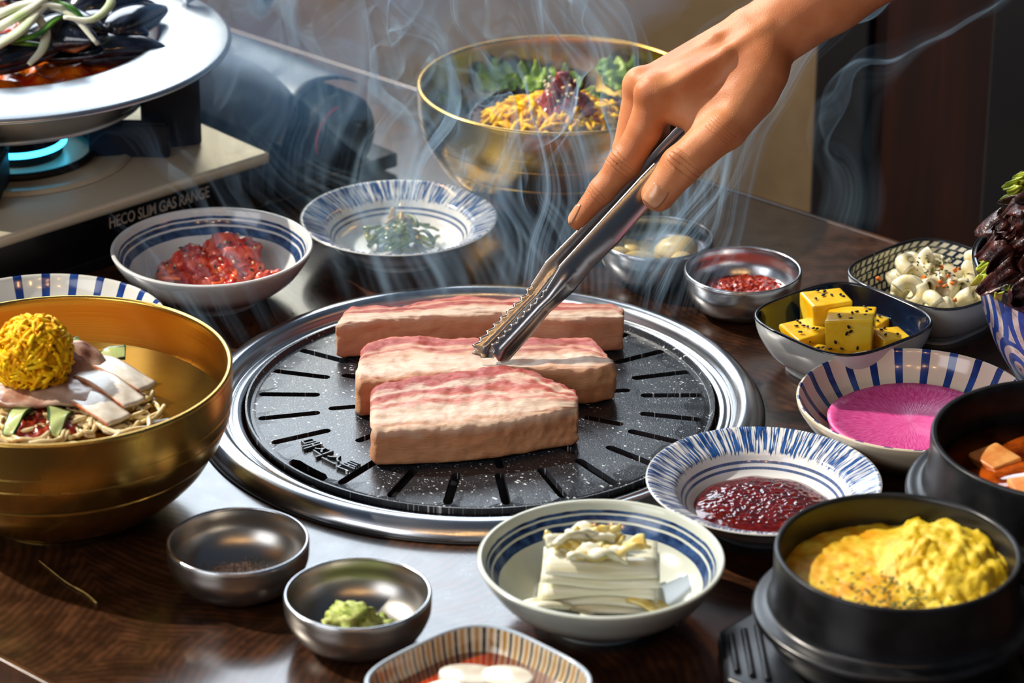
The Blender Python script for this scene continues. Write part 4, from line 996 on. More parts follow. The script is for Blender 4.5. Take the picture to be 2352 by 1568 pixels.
# ------------------------------------------------------------------ mixed rice bowl at the back
M_rice = Mat('dark_greens', C(50, 46, 62), 0.5).vary(C(26, 30, 36), C(92, 80, 96), 70, bump=0.7, bdist=0.004)
tag(part('seasoned_greens', [(x, y, z) for x, y, z in lumpy_disc(0.0985, 0.012, 0.010, 70, 6, 36, 110, fall=0.6)[0]] and lumpy_disc(0.0985, 0.012, 0.010, 70, 6, 36, 110, fall=0.6), M_rice, loc=(0.053, 0.366, 0.055)), 'bed of dark mixed greens and seaweed flakes in the back brass bowl', 'greens', kind='stuff')
r_ = random.Random(21); gs = []
for k in range(260):
    a = r_.uniform(0, 2*PI); q = r_.random()**0.5; cx, cy = 0.052*q*math.cos(a), 0.034*q*math.sin(a); L = r_.uniform(0.006, 0.013); b = r_.uniform(0, PI); cv = r_.uniform(-0.9, 0.9)
    z = 0.006+0.014*(1-q*q)+r_.uniform(0, 0.006); tz = r_.uniform(-0.5, 0.5)
    pts = [(cx+L*s*math.cos(b)-cv*L*s*s*math.sin(b), cy+L*s*math.sin(b)+cv*L*s*s*math.cos(b), z+tz*L*s-0.4*L*s*s) for s in np.linspace(-1, 1, 7)]
    gs.append(tube(pts, r_.uniform(0.0017, 0.0025), 5, 0.8))
tag(part('egg_strips', join(*gs, blob((0, 0, 0.004), (0.05, 0.032, 0.011), 0.15, 2, 3, 2)), M_eggs, loc=(0.053, 0.355, 0.066)), 'heap of yellow egg strips across the back brass bowl', 'egg', kind='stuff')
M_raw = Mat('raw_beef', C(150, 40, 40), 0.3, coat=0.3, sss=0.15).vary(C(112, 22, 26), C(184, 70, 62), 130, bump=0.5, bdist=0.002)
for k in range(28):
    a = r_.uniform(0, 2*PI); q = r_.random(); z = 0.080+0.024*(1-q); cx, cy = 0.0585+0.028*q*math.cos(a), 0.350+0.018*q*math.sin(a)
    d = Vector((math.cos(a)*q, math.sin(a)*q, -0.7-0.4*r_.random())).normalized(); L = 0.017
    pts = [tuple(d*L*s+Vector((0, 0, -0.0028*s*s))) for s in np.linspace(-0.7, 0.7, 6)]
    tag(part('raw_beef_strip', tube(pts, 0.0056, 8, 0.7), M_raw, loc=(cx, cy, z)), 'dark red raw beef strip heaped on the egg strips', 'meat', 'raw beef strips')
tag(part('white_sesame', seeds([(Vector((0.0585+r_.gauss(0, 0.009), 0.342+r_.gauss(0, 0.006), 0.106+r_.uniform(-0.010, 0.006))), Vector((0, -0.4, 1))) for _ in range(26)], 0.0014), M_seed_w), 'white sesame seeds on the raw beef heap', 'sesame', kind='stuff')
M_leaf = Mat('green_leaf', C(120, 160, 50), 0.4, sss=0.1).vary(C(90, 132, 34), C(156, 190, 84), 60)
def ruffle(L, W, amp, freq, seed, nu=26, nv=26, curl=0.0, th=0.0009):
    def f(u, v):
        a = (v-.5)*2; s = u; w_ = W*(0.25+0.95*math.sin(PI*min(1, s*0.62+0.12)))
        w_ *= 1+0.09*math.sin(24*s+seed)+0.05*math.sin(51*s+2*seed)
        x = a*w_; y = L*s*(1+0.05*math.sin(15*a+seed)*s)
        e = max(abs(a), s)**2.5
        z = amp*e*math.sin(freq*a*2.2+seed*2+3*s)+amp*0.6*e*math.sin(freq*2.1*s+5*a+seed)+amp*0.5*mnoise.fractal(Vector((x*90, y*90, seed)), 0.8, 2.0, 3)
        z += curl*s*s*L-0.12*W*a*a
        return (x, y+0.3*amp*e*math.sin(freq*1.7*a+seed), z)
    return sheet(f, nu, nv, th)
for k, (x, y, z, a, L) in enumerate(((0.013, 0.437, 0.067, 0.3, 0.030), (0.030, 0.440, 0.066, -0.6, 0.026), (0.1085, 0.430, 0.070, 0.2, 0.032), (0.121, 0.420, 0.066, -0.9, 0.028), (-0.022, 0.405, 0.062, 0.9, 0.020), (0.060, 0.440, 0.062, 0.1, 0.026), (0.100, 0.402, 0.066, 1.6, 0.024))):
    tag(part('salad_leaf', ruffle(L, L*0.5, 0.005, 4, k)[:2], M_leaf, loc=(x, y, z), rot=(0.5, 0.1, a)), ('left green salad leaf at the back of the brass rice bowl', 'second green salad leaf from the left in the brass rice bowl', 'tall light green salad leaf at the back right, next to the hand', 'green salad leaf at the right wall of the brass rice bowl', 'small green salad leaf at the left wall of the brass rice bowl', 'green salad leaf at the middle back of the brass rice bowl', 'green salad leaf right beside the egg strips')[k], 'leaf', 'salad leaves in the rice bowl')

# ------------------------------------------------------------------ lettuce
M_red = Mat('red_lettuce', C(60, 24, 22), 0.34, coat=0.12, coatr=0.2)
_v = M_red.noise(scale=90, detail=4); _n2 = M_red.noise(scale=25, detail=2); M_red.col(M_red.mix(_v.sstep(0.35, 0.7), C(30, 10, 12), C(86, 38, 28))); M_red.bump(_v, 0.9, 0.004)
M_grn = Mat('green_lettuce', C(150, 170, 40), 0.35, sss=0.1).vary(C(120, 146, 28), C(180, 192, 66), 80, bump=0.4, bdist=0.002)
LB = Vector((0.443, 0.004, 0.012))
lets = [(-0.056, -0.050, 0.088, 0.75, 0.75, 0.085, M_red, 'large dark red lettuce leaf leaning over the left rim of the wave bowl'),
        (-0.040, -0.068, 0.094, 0.45, 0.30, 0.085, M_red, 'dark red crinkled lettuce leaf at the front of the wave bowl'),
        (-0.034, -0.030, 0.105, 1.05, 0.60, 0.090, M_red, 'upright dark red lettuce leaf in the middle of the wave bowl'),
        (-0.066, -0.015, 0.090, 0.95, 1.00, 0.075, M_red, 'dark red lettuce leaf beside the left rim behind the green edge'),
        (-0.004, -0.060, 0.100, 0.70, -0.2, 0.085, M_red, 'dark red lettuce leaf at the right side of the wave bowl'),
        (-0.018, 0.006, 0.110, 1.2, 0.35, 0.090, M_red, 'tall dark red lettuce leaf at the back of the wave bowl'),
        (-0.050, -0.035, 0.112, 0.55, 0.9, 0.065, M_red, 'small crumpled red lettuce leaf on top of the left leaves'),
        (-0.026, -0.055, 0.118, 0.35, 0.15, 0.060, M_red, 'small crumpled red lettuce leaf on top of the front leaves'),
        (-0.072, -0.020, 0.080, 0.45, 1.2, 0.060, M_grn, 'curly light green lettuce edge over the left rim of the wave bowl'),
        (-0.078, 0.016, 0.132, 0.95, 0.7, 0.024, M_grn, 'light green lettuce tip at the top of the red leaves')]
for k, (x, y, z, tx, a, L, m_, lb) in enumerate(lets):
    tag(part('lettuce_leaf', ruffle(L*0.72, L*0.46, 0.012 if m_ is M_red else 0.007, 7.5 if m_ is M_red else 7, k*1.7, 54, 54)[:2], m_, loc=(LB.x+x, LB.y+y, LB.z+z), rot=(tx, 0, a)), lb, 'lettuce', 'lettuce leaves in the wave bowl')
# ------------------------------------------------------------------ portable gas range (local x along its front, y to the back)
ST_A = math.radians(42.3); SX, SY = -0.1712, 0.3346
rg = thing('gas_range', 'slim portable gas range with a silver top and black front', 'stove', (SX, SY, 0), ST_A)
part('body', box(-0.120, 0.140, 0.0255, 0.248, 0.272, 0.041, 0.003), M_black_plastic, rg)
part('base_rail', box(-0.080, 0.006, 0.0045, 0.33, 0.006, 0.009, 0.001), M_black_plastic, rg)
part('top_plate', box(-0.128, 0.137, 0.0500, 0.262, 0.284, 0.0095, 0.003, 3), M_range_top, rg)
tg = text_geo('HECO SLIM GAS RANGE', 0.0128, 0.0003, 0.00018, 0.97)
wx = max(v[0] for v in tg[0]); k = 0.0935/wx
part('lettering', ([(-0.1435+v[0]*k, 0.0042-v[2], 0.0300+v[1]) for v in tg[0]], [f for f in tg[1]]), M_letter, rg, smooth=False)
BXs, BYs = -0.142, 0.122
part('drip_pan', lathe(cr([(0.088, 0.0552), (0.084, 0.0580), (0.078, 0.0570), (0.060, 0.0555), (0.045, 0.0560), (0.0001, 0.0560)], 5), 96, cap=False), M_range_top, rg, loc=(BXs, BYs, 0))
part('drip_ring', lathe([(0.058+0.003*math.cos(q*PI/5), 0.0585+0.003*math.sin(q*PI/5)) for q in range(11)], 80, cap=False), M_dark_in, rg, loc=(BXs, BYs, 0))
part('burner', lathe(cr([(0.030, 0.055), (0.034, 0.058), (0.035, 0.066), (0.033, 0.070), (0.015, 0.072), (0.0001, 0.072)], 5), 64, cap=False), M_dark_in, rg, loc=(BXs, BYs, 0))
part('flame', lathe([(0.0352, 0.0640), (0.0375, 0.0650), (0.0378, 0.0675), (0.0352, 0.0690)], 72, cap=False), M_flame, rg, loc=(BXs, BYs, 0))
for k in range(4):
    a = PI/4+k*PI/2
    part('pan_support', xf(join(box(0.086, 0, 0.0685, 0.062, 0.010, 0.026, 0.002), box(0.070, 0, 0.080, 0.09, 0.006, 0.007, 0.001)), Matrix.Translation((BXs, BYs, 0)) @ Matrix.Rotation(a, 4, 'Z')), M_dark_in, rg)
part('wind_shield', xf(box(0, 0, 0.0895, 0.046, 0.010, 0.069, 0.003), Matrix.Translation((-0.045, 0.056, 0)) @ Matrix.Rotation(math.radians(-24), 4, 'Z')), M_dark_in, rg)
# cartridge bay: black barrel, curved grey cover, dial
CX, CZ = 0.088, 0.040
barrel = [(0.0, 0.0), (0.033, 0.0), (0.0352, 0.003), (0.0352, 0.2), (0.0001, 0.2)]
Rx = Matrix.Translation((CX, 0.012, CZ)) @ Matrix.Rotation(-PI/2, 4, 'X')
part('cartridge_bay', xf(lathe(barrel, 64, cap=False), Rx), M_black_plastic, rg)
part('bay_floor', box(CX, 0.140, 0.010, 0.10, 0.272, 0.012, 0.002), M_black_plastic, rg)
def cov(u, v):
    a = math.radians(178-118*v); r = 0.0425+0.010*max(0, 1-v*3)**2
    return (CX+r*math.cos(a)*1.06, 0.020+0.21*u+0.010*math.sin(v*PI), CZ+0.001+r*math.sin(a)*1.02+0.0*u)
part('cover', sheet(cov, 20, 30, 0.0014)[:2], M_grey_sheet, rg)
part('dial', xf(lathe(cr([(0.0001, -0.010), (0.017, -0.010), (0.019, -0.008), (0.020, 0.0)], 4), 48, cap=False), Matrix.Translation((CX+0.004, 0.012, CZ-0.002)) @ Matrix.Rotation(-PI/2, 4, 'X')), M_black_plastic, rg)
part('dial_grip', box(CX+0.004, -0.001, CZ-0.002, 0.006, 0.010, 0.032, 0.002), M_black_plastic, rg)
arc = [(CX+0.0275*math.cos(math.radians(q)), 0.0108, CZ+0.0275*math.sin(math.radians(q))) for q in range(100, 200, 8)]
part('dial_mark', tube(arc, 0.0012, 6), M_red_print, rg)
# ------------------------------------------------------------------ hot pot pan
PX, PY, PZB = -0.369, 0.372, 0.0845
pan = thing('hot_pot_pan', 'wide-rimmed steel pan of mussel stew on the gas range', 'pan', (PX, PY, PZB))
prof = cr([(0.0001, 0.0), (0.095, 0.0), (0.105, 0.004), (0.112, 0.018), (0.116, 0.036), (0.1185, 0.047)], 5)+[(0.1200, 0.0485), (0.1450, 0.0475), (0.1690, 0.0435), (0.1715, 0.0425), (0.1722, 0.0428)]
prof_in = [(0.1726, 0.0440), (0.1715, 0.0455), (0.1690, 0.0465), (0.1450, 0.0500), (0.1200, 0.0512), (0.1170, 0.0508)]+cr([(0.1155, 0.0485), (0.1135, 0.034), (0.109, 0.018), (0.102, 0.006), (0.092, 0.0022), (0.0001, 0.0022)], 5)
part('pan_body', lathe([tuple(p) for p in prof][::1]+[tuple(p) for p in prof_in], 160, cap=False), M_pan, pan)
hp = [(0.150+0.0, -0.03, 0.052), (0.178, -0.030, 0.062), (0.192, 0.0, 0.066), (0.178, 0.030, 0.062), (0.150, 0.03, 0.052)]
part('loop_handle', xf(tube(cr(hp, 6), 0.004, 10), Matrix.Rotation(math.radians(43), 4, 'Z')), M_pan, pan)
M_hot = Mat('orange_stew', C(214, 84, 10), 0.12, coat=0.5, coatr=0.05)
_v = M_hot.noise(scale=55, detail=4); M_hot.col(M_hot.mix(_v.sstep(0.35, 0.7), C(170, 34, 6), C(240, 130, 26))); M_hot.bump(_v, 0.5, 0.004)
tag(part('mussel_stew_broth', lumpy_disc(0.1165, 0.004, 0.006, 60, 7, 30, 100, fall=0.5), M_hot, loc=(PX, PY, PZB+0.0345)), 'orange-red stew broth between the mussels in the steel pan', 'stew', kind='stuff')
M_shell = Mat('mussel_shell', C(20, 24, 38), 0.16, coat=0.7, coatr=0.08)
_x, _y, _z = M_shell.coords(); _v = M_shell.noise(M_shell.comb(_x*20.0, _y*90.0, _z*60.0), 3, 3); M_shell.col(M_shell.mix(_v.sstep(0.35, 0.75), C(10, 14, 26), C(52, 60, 82))); M_shell.bump(_v, 0.2, 0.001)
def mussel_geo(op):
    gs = []
    for s in (1, -1):
        def f(u, v, s=s):
            x = (u-0.5)*0.075; w_ = 0.019*math.sin(PI*min(1, u**0.72*0.985+0.012))**0.75
            a = (v-.5)*2; y = a*w_; z = s*(0.0125*math.sin(PI*u**0.8)**0.8*math.sqrt(max(0, 1-a*a))*1.0)
            an = s*op*(u) ; 
            return (x, y+0.006*math.sin(PI*u), z+s*op*0.02*u)
        gs.append(sheet(f, 18, 15, 0.0013)[:2])
    return gs
rs = random.Random(4)
mus = [(-0.318, 0.318, 0.143, -0.45, 0.5), (-0.318, 0.345, 0.150, -0.35, -0.3), (-0.287, 0.385, 0.150, 0.25, 0.4), (-0.263, 0.366, 0.145, 1.05, -0.2), (-0.290, 0.350, 0.140, -0.2, 0.3), (-0.345, 0.298, 0.141, 0.5, 0.2), (-0.300, 0.420, 0.152, 0.9, 0.3), (-0.335, 0.395, 0.152, 0.2, -0.3), (-0.275, 0.330, 0.133, 0.1, 0.0)]
ml = ['open mussel shell with a pale lip nearest the front of the steel pan', 'long dark mussel under the white scallion curl', 'mussel shell lying at the back right of the pan', 'glossy blue-black mussel against the right wall of the pan', 'dark mussel in the middle of the pan', 'round dark mussel half sunk in the orange broth', 'mussel at the far back of the pan', 'mussel under the scallion heap', 'small mussel at the inner front wall of the pan']
M_flesh = Mat('mussel_flesh', C(220, 130, 60), 0.3, coat=0.4).vary(C(206, 104, 40), C(232, 156, 84), 90)
for k, (x, y, z, a, tl) in enumerate(mus):
    x, y = x-0.004, y+0.014
    t = thing('mussel', ml[k], 'mussel', (x, y, z), a, 'mussels in the steel pan'); t.rotation_euler = (tl, -0.2*tl, a)
    gs = mussel_geo(0.35 if k in (0, 2, 6) else 0.03)
    part('shell_half', gs[0], M_shell, t); part('shell_half', gs[1], M_shell, t)
    if k in (0, 2, 6): part('flesh', blob((0.006, 0.003, 0), (0.022, 0.010, 0.006), 0.2, 1.5, 3, k), M_flesh, t)
M_scal = Mat('scallion', C(210, 226, 170), 0.3, coat=0.3, coatr=0.1, sss=0.2, sssr=(0.004, 0.005, 0.002))
_u = M_scal.noise(scale=14, detail=2); M_scal.col(M_scal.mix(_u.sstep(0.42, 0.62), C(232, 236, 214), C(150, 190, 60)))
M_scalg = Mat('scallion_green', C(60, 130, 30), 0.3, coat=0.3).vary(C(40, 104, 22), C(110, 166, 50), 40)
scal = [[(-0.380, 0.318, 0.160), (-0.352, 0.335, 0.172), (-0.332, 0.362, 0.180), (-0.315, 0.385, 0.180)], [(-0.372, 0.340, 0.165), (-0.345, 0.352, 0.172), (-0.318, 0.345, 0.168), (-0.295, 0.322, 0.152)],
        [(-0.358, 0.342, 0.172), (-0.322, 0.372, 0.178), (-0.290, 0.370, 0.172), (-0.300, 0.342, 0.165), (-0.322, 0.338, 0.168)], [(-0.344, 0.345, 0.168), (-0.335, 0.332, 0.160), (-0.336, 0.318, 0.150), (-0.345, 0.306, 0.142)],
        [(-0.385, 0.330, 0.165), (-0.350, 0.345, 0.176), (-0.322, 0.350, 0.172)], [(-0.390, 0.36, 0.168), (-0.350, 0.374, 0.180), (-0.312, 0.395, 0.172)],
        [(-0.400, 0.345, 0.166), (-0.372, 0.350, 0.178), (-0.345, 0.372, 0.176)], [(-0.37, 0.305, 0.156), (-0.352, 0.318, 0.164), (-0.340, 0.345, 0.172), (-0.322, 0.372, 0.176)],
        [(-0.36, 0.312, 0.158), (-0.34, 0.322, 0.160), (-0.325, 0.345, 0.166), (-0.312, 0.350, 0.158)], [(-0.375, 0.325, 0.154), (-0.350, 0.320, 0.154), (-0.332, 0.326, 0.150)], [(-0.345, 0.36, 0.176), (-0.320, 0.352, 0.172), (-0.305, 0.343, 0.162)], [(-0.37, 0.35, 0.170), (-0.352, 0.332, 0.168), (-0.348, 0.316, 0.158)]]
for k, p in enumerate(scal):
    gcol = k in (8, 9, 10)
    q = [v_+np.array((0.006, -0.018, 0.0)) for v_ in cr(p, 7)]; n = len(q)
    tag(part('scallion_strip', tube(q, [(0.0062 if k in (0, 4, 7) else 0.0040)*(1-0.5*(i/(n-1.0))**3) for i in range(n)], 8, 0.45), M_scalg if gcol else M_scal), 'green scallion strip heaped on the mussel pan' if gcol else 'white curled scallion strip heaped on the mussel pan', 'scallion', 'scallion strips on the mussel pan')
# ------------------------------------------------------------------ tongs and hand: laid out in millimetres in a tilted working frame
#  x right, y up along the slope, z towards the open side of the room
SLOPE = math.radians(24.9)
HX = Vector((1, 0, 0)); HY = Vector((0, math.sin(SLOPE), math.cos(SLOPE))); HZ = Vector((0, -math.cos(SLOPE), math.sin(SLOPE)))
HO = Vector((0.0122, -0.0115, 0.0400))         # where the near jaw touches the middle slab
MM = 2.0967/7200
def hp_(px, py, z=0.0):
    """drawing units (0.29 mm) from the jaw tip; z in millimetres"""
    return HX*((px-1151)*MM)+HY*((830-py)*MM)+HZ*(z*0.001)
HM = Matrix.Translation(HO)
def tong_arm(upper, lower, depth, teeth_u, teeth_l, ns=340, nt=15, th=0.0011):
    """upper/lower edge polylines in drawing units from jaw to hinge; depth(s) mm"""
    U = interp(upper, ns); L = interp(lower, ns); P = np.zeros((ns, nt, 3))
    for i in range(ns):
        s = i/(ns-1.0)
        for j in range(nt):
            t = j/(nt-1.0); q = U[i]*(1-t)+L[i]*t
            if s < teeth_u and j < 5: q = q+(U[i]-L[i])*(0.15*abs(((s/teeth_u*10.5) % 1.0)*2-1)-0.075)*(1-j/5.0)
            if s < teeth_l and j > nt-6: q = q+(L[i]-U[i])*(0.08*abs(((s/teeth_l*10.5) % 1.0)*2-1)-0.04)*(1-(nt-1-j)/5.0)
            a = (t-.5)*2
            z = depth(s)-2.4*a*a-3.2*a
            if s < 0.40: z += 1.6*math.exp(-(a/0.28)**2)*min(1, s/0.05)*min(1, (0.40-s)/0.05)
            else: z += 0.0
            P[i, j] = hp_(q[0], q[1], z)
    return P
def grid_sheet(P, th):
    nu, nv = P.shape[:2]
    return sheet(lambda u, v: P[int(round(u*(nu-1))), int(round(v*(nv-1)))], nu, nv, th)[:2]
tg_ = thing('steel_tongs', 'stainless steel kitchen tongs with toothed jaws gripping the middle slab', 'tongs', HO)
near = tong_arm([(1146, 828), (1133, 812), (1130, 793), (1245, 676), (1283, 612), (1331, 560), (1471, 407), (1522, 355), (1566, 310), (1592, 280)],
                [(1151, 832), (1167, 828), (1221, 767), (1262, 716), (1317, 668), (1360, 614), (1417, 560), (1480, 487), (1545, 420), (1600, 362), (1622, 330)], lambda s: 2.0+9*math.sin(PI*min(1, s*0.95))+2*s, 0.30, 0.0)
far = tong_arm([(1108, 822), (1088, 812), (1086, 795), (1205, 676), (1237, 627), (1253, 601), (1344, 510), (1400, 452), (1500, 345), (1545, 297), (1585, 262)],
               [(1132, 822), (1150, 800), (1190, 760), (1232, 712), (1290, 655), (1330, 610), (1390, 545), (1455, 475), (1540, 385), (1595, 328), (1622, 300)], lambda s: -5.0-9*math.sin(PI*min(1, s*0.95))+11*s, 0.30, 0.0)
part('jaw_arm', grid_sheet(near, 0.0012), M_tongs, tg_)
part('jaw_arm', grid_sheet(far, 0.0012), M_tongs, tg_)
def jaw_tip(c, z):
    return xf(lathe([(0.0, -0.0016), (0.0045, -0.0016), (0.0055, 0.0), (0.0045, 0.0016), (0.0001, 0.0016)], 20, cap=False), Matrix.Translation(hp_(c[0], c[1], z)) @ (HZ.to_track_quat('Z', 'Y').to_matrix().to_4x4()))
hg = [tuple(hp_(1608, 303, z)) for z in (-9, -4, 0, 5, 10, 15)]
part('hinge_bend', tube(hg, 0.006, 14), M_tongs, tg_)

# ---- hand by a blended distance field
class SDF:
    def __init__(s, lo, hi, h):
        s.lo = np.array(lo, float); s.h = h; s.n = np.ceil((np.array(hi)-s.lo)/h).astype(int)+1
        s.D = np.full(s.n, 1e3, np.float32)
    def coords(s, i0, i1):
        g = [s.lo[k]+s.h*np.arange(i0[k], i1[k]) for k in range(3)]
        return g[0][:, None, None], g[1][None, :, None], g[2][None, None, :]
    def cone(s, a, b, ra, rb, k=5.0, sq_=1.0, nrm=None, sub=False):
        """round cone a-b; nrm/sq_: squash the section along a direction"""
        a, b = np.array(a, float), np.array(b, float); R = max(ra, rb)+k*1.6+3
        R2 = R*max(1.0, 1.0/sq_)
        i0 = np.maximum(0, np.floor((np.minimum(a, b)-R2-s.lo)/s.h).astype(int)); i1 = np.minimum(s.n, np.ceil((np.maximum(a, b)+R2-s.lo)/s.h).astype(int)+1)
        if np.any(i1 <= i0): return
        x, y, z = s.coords(i0, i1); d = b-a; L2 = d@d
        px, py, pz = x-a[0], y-a[1], z-a[2]
        t = np.clip((px*d[0]+py*d[1]+pz*d[2])/L2, 0, 1)
        ex, ey, ez = px-t*d[0], py-t*d[1], pz-t*d[2]
        q = ex*ex+ey*ey+ez*ez
        if nrm is not None:
            n = np.array(nrm, float); n /= np.linalg.norm(n); e = ex*n[0]+ey*n[1]+ez*n[2]; q = q+e*e*(1/sq_**2-1)
        dist = np.sqrt(q)-(ra+(rb-ra)*t)
        sl = tuple(slice(i0[k_], i1[k_]) for k_ in range(3)); D = s.D[sl]
        if sub:
            h = np.clip(0.5-0.5*(D+dist)/k, 0, 1); s.D[sl] = D*(1-h)-dist*h+k*h*(1-h)
        else:
            h = np.clip(0.5+0.5*(D-dist)/k, 0, 1); s.D[sl] = D*(1-h)+dist*h-k*h*(1-h)
    def mesh(s):
        D = s.D; n = s.n; ins = D < 0
        c = [ins[i:n[0]-1+i, j:n[1]-1+j, k:n[2]-1+k] for i in (0, 1) for j in (0, 1) for k in (0, 1)]
        sm = sum(q.astype(np.int8) for q in c); act = (sm > 0) & (sm < 8)
        idx = -np.ones(act.shape, np.int32); I = np.argwhere(act); idx[act] = np.arange(len(I))
        acc = np.zeros((len(I), 3)); cnt = np.zeros(len(I))
        co = [(i, j, k) for i in (0, 1) for j in (0, 1) for k in (0, 1)]
        for A in range(8):
            for B in range(A+1, 8):
                if sum(abs(co[A][q]-co[B][q]) for q in range(3)) != 1: continue
                pa, pb = I+np.array(co[A]), I+np.array(co[B])
                da = D[pa[:, 0], pa[:, 1], pa[:, 2]]; db = D[pb[:, 0], pb[:, 1], pb[:, 2]]; m = (da < 0) != (db < 0)
                t = (da/(da-db+1e-12))[:, None]; acc[m] += (pa+(pb-pa)*t)[m]; cnt[m] += 1
        V = s.lo+s.h*(acc/cnt[:, None]); F = []
        for ax in range(3):
            o1, o2 = [(1, 2), (2, 0), (0, 1)][ax]
            e = np.zeros(3, int); e[ax] = 1
            a = ins[:-1] if ax == 0 else (ins[:, :-1] if ax == 1 else ins[:, :, :-1]); b = ins[1:] if ax == 0 else (ins[:, 1:] if ax == 1 else ins[:, :, 1:])
            for flip, m in ((False, a & ~b), (True, ~a & b)):
                Q = np.argwhere(m); Q = Q[(Q[:, o1] > 0) & (Q[:, o2] > 0) & (Q[:, o1] < n[o1]-1) & (Q[:, o2] < n[o2]-1)]
                u1 = np.zeros(3, int); u1[o1] = 1; u2 = np.zeros(3, int); u2[o2] = 1
                f = [idx[tuple((Q-u1-u2).T)], idx[tuple((Q-u2).T)], idx[tuple(Q.T)], idx[tuple((Q-u1).T)]]
                f = np.array(f).T
                if flip: f = f[:, ::-1]
                F.append(f[(f >= 0).all(1)])
        return V, np.concatenate(F)
def hu(px, py, z): return np.array([(px-1151)*MM*1000, (830-py)*MM*1000, z])
S = SDF((30, 55, -75), (345, 330, 62), 1.45)
c = S.cone
# forearm and wrist
c(hu(2260, -250, 2), hu(1900, -18, 0), 33, 27, 1, 0.86, (0.3, 0.4, 0.9))
c(hu(1900, -18, 0), hu(1752, 88, -2), 27, 24, 8, 0.84, (0.3, 0.4, 0.9))
# metacarpals
c(hu(1740, 118, 4), hu(1508, 218, 7), 17.5, 12.5, 8)
c(hu(1715, 85, -9), hu(1478, 196, -13), 18, 11.5, 8)
c(hu(1715, 92, -22), hu(1492, 206, -31), 16.5, 10.5, 8)
c(hu(1725, 105, -32), hu(1520, 228, -46), 15, 10, 8)
c(hu(1715, 165, -18), hu(1560, 235, -22), 17, 12, 10)
c(hu(1590, 190, -4), hu(1560, 215, -20), 13, 12, 10)
# thenar and thumb
c(hu(1742, 165, 8), hu(1665, 292, 17), 20, 15.5, 9)
c(hu(1715, 215, 2), hu(1650, 285, 10), 19, 14, 9)
c(hu(1652, 302, 19), hu(1560, 384, 19), 14.4, 13.0, 5)
c(hu(1560, 384, 19), hu(1509, 450, 15.5), 13.2, 11.4, 4, 0.86, (0.25, 0.35, 0.9))
c(hu(1650, 303, 26), hu(1640, 312, 26), 8.5, 8.0, 7)
# web
c(hu(1520, 240, 4), hu(1628, 285, 12), 9.5, 11, 9)
c(hu(1560, 235, 0), hu(1640, 250, 6), 13, 14, 9)
# index
c(hu(1504, 217, 8), hu(1480, 298, 3), 12.6, 11.4, 5)
c(hu(1480, 298, 3), hu(1438, 374, -4), 11.4, 11.0, 3)
c(hu(1438, 374, -4), hu(1384, 437, -8), 10.9, 9.3, 3)
c(hu(1384, 437, -8), hu(1331, 503, -11), 9.2, 7.2, 3)
c(hu(1428, 367, -1), hu(1420, 380, -2), 8.5, 8.5, 4)
c(hu(1496, 208, 12), hu(1484, 216, 12), 9.0, 8.0, 6)        # knuckle
c(hu(1468, 182, -10), hu(1462, 190, -11), 9.0, 8.5, 6)
# middle, ring and little finger curl behind the tongs
c(hu(1474, 194, -15), hu(1447, 338, -26), 11.2, 10.6, 4)
c(hu(1447, 338, -26), hu(1482, 405, -33), 10.4, 9.2, 3)
c(hu(1482, 405, -33), hu(1516, 408, -28), 9.0, 7.6, 3)
c(hu(1492, 204, -33), hu(1478, 320, -45), 10.4, 9.8, 4)
c(hu(1478, 320, -45), hu(1522, 372, -48), 9.6, 8.6, 3)
c(hu(1522, 372, -48), hu(1552, 365, -40), 8.4, 7.2, 3)
c(hu(1520, 226, -48), hu(1518, 310, -60), 9.2, 8.6, 4)
c(hu(1518, 310, -60), hu(1552, 350, -60), 8.4, 7.6, 3)
c(hu(1552, 350, -60), hu(1574, 340, -52), 7.4, 6.4, 3)
# tendons and the ridge along the index metacarpal
c(hu(1760, 60, 16.0), hu(1660, 128, 20.0), 1.2, 2.2, 7)
c(hu(1660, 128, 20.0), hu(1518, 216, 18.0), 2.2, 2.8, 7)
c(hu(1740, 36, 2.0), hu(1640, 92, 7.0), 1.0, 2.0, 7)
c(hu(1640, 92, 7.0), hu(1486, 186, -1), 2.0, 2.4, 7)
# hollow between first two knuckles, hollow behind the thumb joint
c(hu(1590, 262, 29), hu(1640, 230, 31), 4.0, 4.0, 8, sub=True)
# skin folds over the joints
for k in range(5):
    o_ = (k-2)*7.5
    c(hu(1569+o_*0.72-24, 394-o_*0.66-30, 31.0), hu(1569+o_*0.72+26, 394-o_*0.66+30, 31.0), 0.9, 0.9, 1.2, sub=True)
for k in range(4):
    o_ = (k-1.5)*7.0
    c(hu(1409+o_*0.6-24, 378-o_*0.7-14, 6.6), hu(1409+o_*0.6+26, 378-o_*0.7+22, 7.2), 0.8, 0.8, 1.2, sub=True)
HV, HF = S.mesh()
def sdf_at(p):
    q = (np.asarray(p)-S.lo)/S.h; i = np.clip(np.floor(q).astype(int), 0, S.n-2); f = q-i; r = 0.0
    for a in (0, 1):
        for b in (0, 1):
            for d in (0, 1):
                r += S.D[i[0]+a, i[1]+b, i[2]+d]*(f[0] if a else 1-f[0])*(f[1] if b else 1-f[1])*(f[2] if d else 1-f[2])
    return r
def mm2w(p): return HX*(p[0]*0.001)+HY*(p[1]*0.001)+HZ*(p[2]*0.001)
B3 = np.array([list(HX), list(HY), list(HZ)])*0.001
